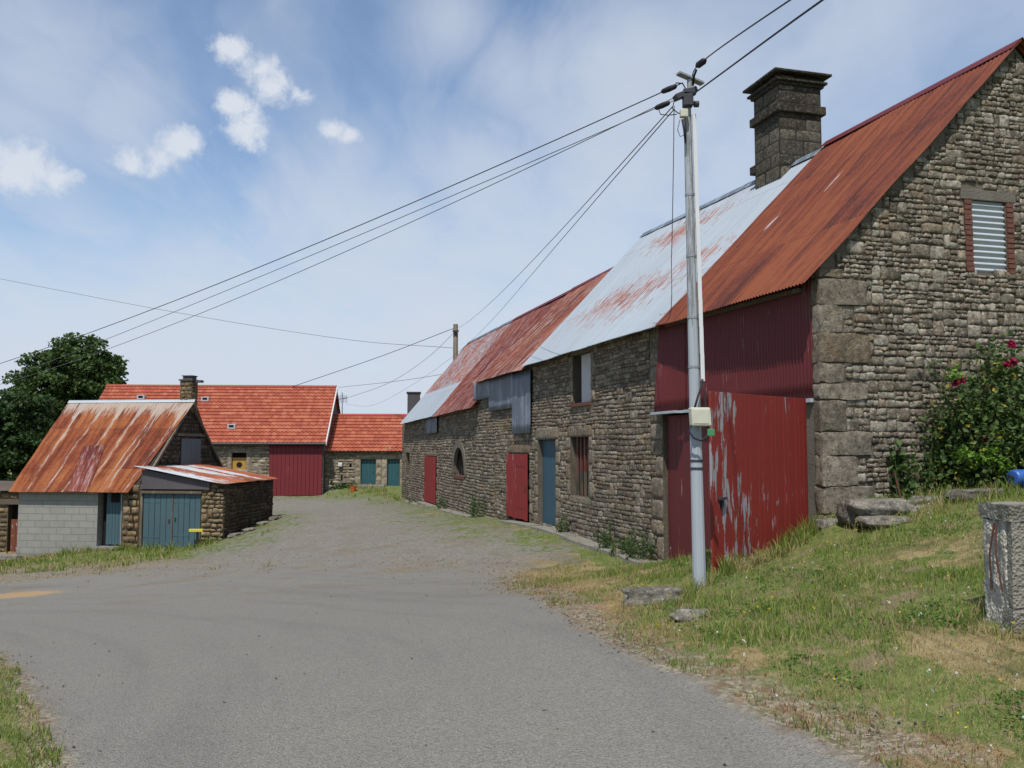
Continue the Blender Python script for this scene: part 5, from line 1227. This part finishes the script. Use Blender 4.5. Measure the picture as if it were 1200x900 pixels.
# weeds by walls
def weed(label, p_, h_, n_, mat='leaf_weed', size=.05, spread=.12):
    t_ = thing('weed', label, 'weed', p_, 'weeds growing at the foot of the walls'); mb = MB(); pts = []
    for k in range(n_):
        b0 = Vector(p_)+Vector((rnd(-spread, spread), rnd(-spread, spread), -.02)); e = b0+Vector((rnd(-.12, .12), rnd(-.12, .12), h_*rnd(.5, 1.1))); mb.tube([b0, b0.lerp(e, .5)+Vector((rnd(-.02, .02), 0, 0)), e], [.006, .005, .002], 4)
        for j in range(16): pts.append(np.array(b0.lerp(e, rnd(.1, 1)))+rng.normal(size=3)*.035)
    mb.build('stems', 'leaf_stem', t_); v, f, col = leafcloud(np.array(pts), size, 2.0, .4); MB().add(v, f, None, col).build('foliage', mat, t_)
material('leaf_stem', lambda t: dict(c=(.06, .09, .03)))
def wl(px, out=.15): s_ = LB.hit(px, 600)[0]; q = LB.pt(s_, out, 0); return (q.x, q.y, h1(q.x, q.y))
for lb_, px, h_, n_, sp_ in (('tall clump of weeds left of the cart gate jamb', 762, .75, 26, .28), ('weeds on the long wall just right of the barred window', 722, .75, 18, .15), ('small weeds under the blue plank door jamb and barred window', 668, .6, 12, .15), ('green weed clump between the arched window and red shutter door', 567, .95, 26, .25), ('weed at the foot of the wall below the arched window', 525, .6, 14, .2), ('low weeds beside the farthest red door', 489, .4, 8, .15), ('weeds tucked in the wall foot midway to the gate', 742, .5, 14, .2)):
    weed(lb_, wl(px, .18), h_*.72, int(n_*.8), 'leaf_weed', .034, sp_*.9)
q = G(236, 637); weed('dark weed beside the lean-to stone pier', (q.x, q.y-.1, q.z), .35, 14, 'leaf_hedge', .06, .12)
s_ = GB.pt(GB.hit(1050, 570)[0], .25, 0); weed('leafy weed at the foot of the gable beside the stone slabs', (s_.x, s_.y, h1(s_.x, s_.y)), .7, 14, 'leaf_weed', .06, .15)

# ------------------------------------------------------------------ rocks, slabs, pillar, barrel etc.
def rock(label, c, ex, seed, nm='rock', cat='rock', mat='rock', rot=0, rough=.18, cuts=3, group=None):
    bm = bmesh.new(); bmesh.ops.create_cube(bm, size=2); bmesh.ops.subdivide_edges(bm, edges=bm.edges[:], cuts=7, use_grid_fill=True)
    m = Matrix.Rotation(rot, 3, 'Z')
    for v in bm.verts:
        q = v.co.copy(); l = q.length; sph = q.normalized()*1.15; q = q.lerp(sph, .38)
        q += mnoise.noise_vector(q*1.3+Vector((seed, 0, 0)))*rough*1.6+mnoise.noise_vector(q*4+Vector((seed, 0, 0)))*rough*.5
        v.co = m@Vector((q.x*ex[0], q.y*ex[1], q.z*ex[2]))
    me = bpy.data.meshes.new(nm); bm.to_mesh(me); bm.free()
    ca = me.color_attributes.new('Col', 'FLOAT_COLOR', 'POINT'); ca.data.foreach_set('color', np.tile([random.uniform(.4, .9), random.random()*.7, .5, 1], len(me.vertices)))
    o = link(nm, me, mat, None, True); o.location = c; tag(o, label, cat, group); return o
def rk(px, py, ex, label, seed, dz=0.0, **k): q = G(px, py); return rock(label, (q.x, q.y, q.z+dz), ex, seed, **k)
rk(768, 703, (.30, .16, .09), 'flat pale rock in the grass just left of the pole foot', 1, .02, rough=.2)
rk(812, 722, (.16, .09, .05), 'small half-buried rock below the pole foot', 2, .0)
rk(745, 770, (.06, .05, .03), 'little stone at the grass edge beside the road', 3, .01) if False else None
def gs(px, py, out, ex, label, seed, rot=0, dz=0): 
    s_, z_ = GB.hit(px, py, out); q = GB.pt(s_, out, z_); rock(label, (q.x, q.y, q.z+dz), ex, seed, 'stone_slab', 'stone', 'rock', math.atan2(V[1], V[0])+rot, .10, group='fallen stone slabs below the gable')
gs(1030, 594, .75, (.36, .22, .085), 'broad tilted slab lying highest at the foot of the gable corner', 4, .1)
gs(1000, 601, .6, (.12, .16, .13), 'squat dark stone touching the corner quoin', 9)
gs(1036, 611, 1.05, (.26, .18, .055), 'thin slab lowest in the pile of fallen stones', 5, -.1)
gs(1075, 599, .8, (.24, .17, .07), 'pale rounded slab at the right of the fallen stones', 6)
gs(1100, 588, .6, (.3, .18, .07), 'mossy slab half in weeds under the rose bush', 7)
gs(1160, 580, 1.0, (.52, .16, .07), 'long pale stone trough edge beneath the rose bush', 8)
gs(973, 616, .25, (.16, .1, .08), 'low footing stone under the corner quoins', 10)
st_ = G(1060, 575) if False else None
mb = MB(); a = GB.pt(GB.hit(1060, 590, .6)[0], .6, h1(*GB.pt(GB.hit(1060, 590, .6)[0], .6, 0)[:2])); b = a+Vector((-.1, .02, .42)); mb.tube([a-Vector((0, 0, .1)), b], .012, 6); tag(mb.build('iron_rod', 'rebar'), 'thin rusty iron rod leaning out of the weeds by the slabs', 'rod')
# pillar
pq = P(1170, 728, 5.8); pzb = h1(pq.x, pq.y)-.15; pz1 = P(1170, 590, 5.8).z; pl_, pr_ = P(1149, 600, 5.8).x, P(1226, 600, 5.8).x
pil = thing('concrete_pillar', 'broken concrete gate pillar with exposed rusty bars at the right edge', 'pillar', (pq.x, pq.y, pzb+.15))
bm = bmesh.new()
def rough_box(x0, x1, y0, y1, z0, z1, cuts, amp, seed):
    bm = bmesh.new(); bmesh.ops.create_cube(bm, size=1); bmesh.ops.subdivide_edges(bm, edges=bm.edges[:], cuts=cuts, use_grid_fill=True); vs = []
    for v in bm.verts:
        q = Vector((x0+(v.co.x+.5)*(x1-x0), y0+(v.co.y+.5)*(y1-y0), z0+(v.co.z+.5)*(z1-z0))); q += mnoise.noise_vector(q*9+Vector((seed, 0, 0)))*amp+mnoise.noise_vector(q*28+Vector((seed, 0, 0)))*amp*.6; vs.append(tuple(q))
    bm.verts.index_update(); fs = [tuple(v.index for v in f.verts) for f in bm.faces]; bm.free(); return vs, fs
fc = P(1183, 600, 5.6); bx0 = fc.x; yb = 5.95; pz1 = P(1183, 592, 5.6).z; pw = .34
mb = MB(); mb.add(*rough_box(bx0+.0, bx0+.12, 5.66, yb-.02, pzb, pz1-.1, 16, .022, 1)); mb.build('broken_core', 'concrete_pale', pil, True)
for k in range(3):
    zz0 = pzb+(pz1-.1-pzb)*k/3; zz1 = pzb+(pz1-.1-pzb)*(k+1)/3
    mb = MB(); mb.add(*rough_box(bx0+.004*k, bx0+pw, 5.6, 5.66+.06*(k == 0), zz0+.004, zz1-.004, 8, .006, 2+k)); mb.add(*rough_box(bx0+.125, bx0+pw, 5.67, yb, zz0+.004, zz1-.004, 4, .005, 7+k)); mb.build('facing_block', 'concrete', pil)
mb = MB(); mb.add(*rough_box(bx0-.006, bx0+pw+.01, 5.593, yb+.005, pz1-.1, pz1, 12, .009, 3)); mb.build('cap', 'concrete', pil)
for (y0_, y1_) in ((5.74, 5.70), (5.76, 5.83)):
    mb = MB(); mb.tube([Vector((bx0-.012, y0_, pz1-.12)), Vector((bx0-.03, (y0_+y1_)/2, pz1-.32)), Vector((bx0-.008, y1_, pz1-.55))], .006, 6); mb.build('reinforcing_bar', 'rebar', pil)
# blue barrel lying
bc = P(1196, 560, Yr-.7); bc = Vector((bc.x, bc.y, bc.z)); ax = Vector((.95, .3, 0)); mb = MB(); c0 = bc-ax*.06; rr_ = .095
mb.tube([c0-ax*.06, c0-ax*.055, c0-ax*.02, c0+ax*.1, c0+ax*.12, c0+ax*.32, c0+ax*.34, c0+ax*.36], [rr_*.75, rr_*.92, rr_, rr_, rr_*1.05, rr_, rr_*.92, rr_*.7], 20)
cn = thing('blue_canister', 'blue plastic canister lying behind the pillar by the rose bush', 'canister', (bc.x, bc.y, bc.z-rr_)); mb.build('body', 'blue_plastic', cn, True)
mb = MB(); mb.tube([c0-ax*.09, c0-ax*.058], .03, 12); mb.build('cap', 'cable_black', cn)
# yellow topped marker by the lean-to
yq = LH.pt(LH.hit(237, 620)[0], .3, 0); yz = h1(yq.x, yq.y); ym = thing('marker_post', 'small dark post with a yellow plate beside the lean-to doors', 'marker', (yq.x, yq.y, yz))
mb = MB(); mb.tube([Vector((yq.x, yq.y, yz-.1)), Vector((yq.x, yq.y, yz+.45))], .04, 8); mb.tube([Vector((yq.x, yq.y, yz)), Vector((yq.x, yq.y, yz+.22))], .09, 10); mb.build('post', 'cable_black', ym)
mb = MB(); mb.box((yq.x-.03, yq.y-.03, yz+.5), (.21, 0, 0), (0, .04, 0), (0, 0, .045)); mb.build('plate', 'yellow_paint', ym, bevel=.01)
# orange pot by annexe
q = G(414, 576); op_ = thing('flower_pot', 'small orange flower pot before the tiled annexe', 'flower pot', q); mb = MB(); mb.tube([q, q+Vector((0, 0, .26)), q+Vector((0, 0, .3))], [.13, .2, .22], 12); mb.build('pot', 'orange_cloth', op_)
v, f, col = leafcloud(np.array(q+Vector((0, 0, .35)))+rng.normal(size=(60, 3))*.1, .07, 1.3); MB().add(v, f, None, col).build('plant', 'leaf_weed', op_)
# stone kerb slabs along the long wall
kmat = 'concrete'
segs = [(772, 700), (698, 640), (636, 600), (560, 520), (512, 480)]
lbk = ['slab kerb along the wall foot nearest the cart gate', 'slab kerb below the barred window and blue door', 'slab kerb in front of the red shutter door', 'slab kerb below the arched window', 'slab kerb at the far end beside the narrow red door']
for (a, b), l in zip(segs, lbk):
    s0, s1 = LB.hit(a, 620)[0], LB.hit(b, 600)[0]; mb = MB(); s = s0
    while s < s1-.2:
        e = min(s+rnd(.6, 1.1), s1); o0 = .38+rnd(-.03, .03); za, zb5 = gz_(s), gz_(e)
        mb.fbox(LB, s+.01, e-.01, .02, o0, za-.15, za+.035, zb5-.15, zb5+.035); s = e
    tag(mb.build('kerb_slab', kmat, None, bevel=.015), l, 'kerb', 'stone kerb slabs along the barn wall')
# stones at the foot of the lean-to side wall
for k, (s_, l) in enumerate(((.3, 'nearest'), (1.2, 'second nearest'), (2.3, 'middle'), (3.2, 'farthest'))):
    q = LT.pt(s_, .3, 0); rock('%s rough footing stone along the lean-to side wall' % l, (q.x, q.y, h1(q.x, q.y)+.02), (.32, .14, .07), 20+k, 'footing_stone', 'stone', 'rock', 1.4, group='rough stones at the lean-to foot')
mb_ = None

# ------------------------------------------------------------------ grass blades, pebbles
def scatter(n_, px_rng, ypow=1.0, ymax=22, ymin=3.6):
    th_ = rng.uniform(math.atan((px_rng[0]-600)/F), math.atan((px_rng[1]-600)/F), n_); r_ = ymin*(ymax/ymin)**(rng.random(n_)**ypow)
    return r_*np.sin(th_), r_*np.cos(th_)
def inb(x, y):   # inside barn / leaf footprints
    q = np.stack([x, y], 1)-LB.o; s_ = q@LB.a; o_ = q@LB.n
    a = (s_ > -.05) & (o_ < .05) & (s_ < 60)
    q = np.stack([x, y], 1)-LH.o; s2_ = q@LH.a; o2 = q@LH.n
    return a | ((o2 < .05) & (o2 > -7) & (s2_ > -9) & (s2_ < W_+.05))
def blades(x, y, hmin, hmax, wd, tuft=None):
    a, g, d, r_ = masks(x, y); R_ = np.hypot(x, y)
    cover = 1-np.maximum(a, g)
    patch = fbm(x, y, 2.2, 11)
    keep = (cover+(patch-.5)*.5 > .62) & (rng.random(len(x)) < np.clip(1.25*patch+.15-d*.35-r_*.42, .05, 1)) & ~inb(x, y)
    x, y, d, r_, patch, R_ = x[keep], y[keep], d[keep], r_[keep], patch[keep], R_[keep]; n_ = len(x)
    z = H(x, y)+((fbm(x, y, 1.3, 3)-.5)*.10+(fbm(x, y, 5, 8)-.5)*.05)
    green = np.clip(.5+(fbm(x, y, 1.7, 21)-.47)*5.5-d*.75, 0, 1)
    h_ = (hmin+(hmax-hmin)*rng.random(n_)**2*(.4+.9*green))*(1+.02*R_); w_ = wd*(1+.10*R_)*rng.uniform(.7, 1.3, n_)
    t_ = rng.uniform(0, 2*math.pi, n_); dx_, dy_ = np.cos(t_), np.sin(t_); lean = rng.uniform(.15, .9, n_)*h_; t2 = rng.uniform(0, 2*math.pi, n_); lx, ly = np.cos(t2)*lean, np.sin(t2)*lean
    base = np.stack([x, y, z-.008], 1); sd_ = np.stack([dx_*w_, dy_*w_, 0*w_], 1)/2; midp = base+np.stack([lx*.35, ly*.35, h_*.6], 1); tip_ = base+np.stack([lx, ly, h_], 1)
    v = np.stack([base-sd_, base+sd_, midp+sd_*.7, midp-sd_*.7, tip_], 1).reshape(-1, 3)
    i5 = np.arange(n_)[:, None]*5; f = (i5+np.array([0, 1, 2, 3])).tolist()+(i5+np.array([3, 2, 4])).tolist()
    gr_ = np.array([.075, .125, .018]); gr2 = np.array([.20, .28, .05]); dr = np.array([.42, .35, .17]); dr2 = np.array([.22, .19, .07]); rd = np.array([.22, .06, .035])
    k1 = rng.random((n_, 1)); isg = (rng.random(n_) < green*.70+.1)[:, None]
    c = np.where(isg, gr_*(1-k1)+gr2*k1, dr*(1-k1)+dr2*k1); isr = ((r_ > .5) & (rng.random(n_) < .28) & ~isg[:, 0])[:, None]; c = np.where(isr, rd*(.6+.7*k1), c)
    return v, f, np.repeat(c, 5, axis=0)
mbg = MB()
for args, hb in (((190000, (560, 1260), .9, 16, 4.0), (.015, .075, .0035)), ((26000, (-60, 140), 1, 11, 4.2), (.015, .06, .004)), ((26000, (-20, 330), 1, 34, 18), (.03, .12, .006)), ((16000, (440, 760), 1, 45, 12), (.02, .10, .004)), ((12000, (370, 480), 1, 56, 40), (.04, .12, .006))):
    x, y = scatter(args[0], args[1], args[2], args[3], args[4]); mbg.add(*(lambda r_: (r_[0], r_[1], None, r_[2]))(blades(x, y, *hb)))
# taller tufts by the gate leaf and pole
tx, ty = [], []
for k in range(420):
    t_ = rnd(0, 1)**.7; q = OL.pt(Lw*(t_*1.0), rnd(.04, .3), 0); n_ = 16; tx.append(q.x+rng.normal(size=n_)*.04); ty.append(q.y+rng.normal(size=n_)*.04)
for k in range(500):
    q = GB.pt(rnd(0, 4), rnd(.05, 1.3), 0); tx.append(q.x+rng.normal(size=12)*.05); ty.append(q.y+rng.normal(size=12)*.05)
for k in range(260):
    q = LH.pt(rnd(sL-.4, W_), rnd(.02, .5), 0); tx.append(q.x+rng.normal(size=10)*.06); ty.append(q.y+rng.normal(size=10)*.06)
for (cx0, cy0, rr0, nn0) in ((pb.x, pb.y, .14, 60), (bx0+.1, 5.75, .3, 160), (G(768,706).x, G(768,706).y, .34, 150), (G(812,725).x, G(812,725).y, .2, 60)):
    for k in range(nn0):
        t_ = rnd(0, 6.283); tx.append(cx0+math.cos(t_)*rr0*rnd(.8, 1.25)+rng.normal(size=5)*.02); ty.append(cy0+math.sin(t_)*rr0*rnd(.7, 1.2)+rng.normal(size=5)*.02)
x, y = np.concatenate(tx), np.concatenate(ty); r_ = blades(x, y, .05, .17, .0045); mbg.add(r_[0], r_[1], None, r_[2])
# broad-leaved rosettes, clover clumps and dry stalks among the grass
x, y = scatter(3000, (640, 1230), .9, 15, 4.0); a_, g_, d_, q_ = masks(x, y); kp = (a_ < .1) & (g_ < .3) & (q_ < .3) & (d_ < .7) & ~inb(x, y) & (fbm(x, y, 1.6, 31) > .53); x, y = x[kp], y[kp]
cx2, sz2, cc2 = [], [], []
z = H(x, y)
for k in range(len(x)):
    n3 = random.randint(10, 30); sp3 = rnd(.03, .09); cx2.append(np.stack([x[k]+rng.normal(size=n3)*sp3, y[k]+rng.normal(size=n3)*sp3, z[k]+rng.uniform(.008, .035, n3)], 1))
cx2 = np.concatenate(cx2); v, f, col = leafcloud(cx2, .014, 1.9, 1.6); kk = col[:, :1]; mbg.add(v, f, None, np.array([.05, .12, .02])*(1-kk)+np.array([.13, .22, .04])*kk)
x, y = scatter(900, (640, 1230), .9, 14, 4.0); a_, g_, d_, q_ = masks(x, y); kp = (a_ < .3) & (g_ < .4) & ~inb(x, y); x, y = x[kp], y[kp]; z = H(x, y)
for k in range(len(x)):
    hh3 = rnd(.08, .24); e3_ = Vector((x[k]+rnd(-.05, .05), y[k]+rnd(-.05, .05), z[k]+hh3)); b3_ = Vector((x[k], y[k], z[k]-.01)); w3 = .0022
    mbg.add([b3_-Vector((w3, 0, 0)), b3_+Vector((w3, 0, 0)), e3_+Vector((w3*.5, 0, 0)), e3_-Vector((w3*.5, 0, 0))], [(0, 1, 2, 3)], None, (.30, .25, .12))
    if random.random() < .35: v, f, col = leafcloud(np.array([list(e3_)]*4)+rng.normal(size=(4, 3))*.004, .012, 1, 1); mbg.add(v, f, None, random.choice([(.65, .5, .03), (.6, .6, .55), (.28, .22, .1)]))
tag(mbg.build('grass', 'grass_blade', None), 'short patchy grass, green and straw coloured, on the banks and verges', 'grass', kind='stuff')
# yellow flower specks near the leaf
pts = [np.array(G(rnd(860, 900), rnd(640, 660)))+np.array([0, 0, rnd(.1, .2)]) for k in range(10)]
# loose grit at the road edge
n_ = 26000; x, y = scatter(n_, (-60, 1200), .8, 30, 3.9); a, g, d, rr_ = masks(x, y); e_ = .8*np.exp(-((a-.4)/.25)**2)+rr_*.35*(a < .6)+g*.06+.006; keep = (rng.random(n_) < e_) & ~inb(x, y); x, y = x[keep], y[keep]; n_ = len(x); z = H(x, y)+.006
sz_ = rng.uniform(.004, .012, n_)*(1+.03*np.hypot(x, y)); octv = np.array([[1, 0, 0], [0, 1, 0], [-1, 0, 0], [0, -1, 0], [0, 0, .7], [0, 0, -.5]]); octf = np.array([[0, 1, 4], [1, 2, 4], [2, 3, 4], [3, 0, 4], [1, 0, 5], [2, 1, 5], [3, 2, 5], [0, 3, 5]])
v = (np.stack([x, y, z], 1)[:, None]+octv[None]*sz_[:, None, None]*rng.uniform(.6, 1.3, (n_, 6, 1))).reshape(-1, 3); f = (octf[None]+np.arange(n_)[:, None, None]*6).reshape(-1, 3).tolist()
mb = MB(); mb.add(v, f, None, np.repeat(rng.random((n_, 3)), 6, axis=0)); tag(mb.build('loose_gravel', 'rock', None), 'loose grit and pebbles scattered along the road edges and yard', 'gravel', kind='stuff')
print('DONE', len(bpy.data.objects))
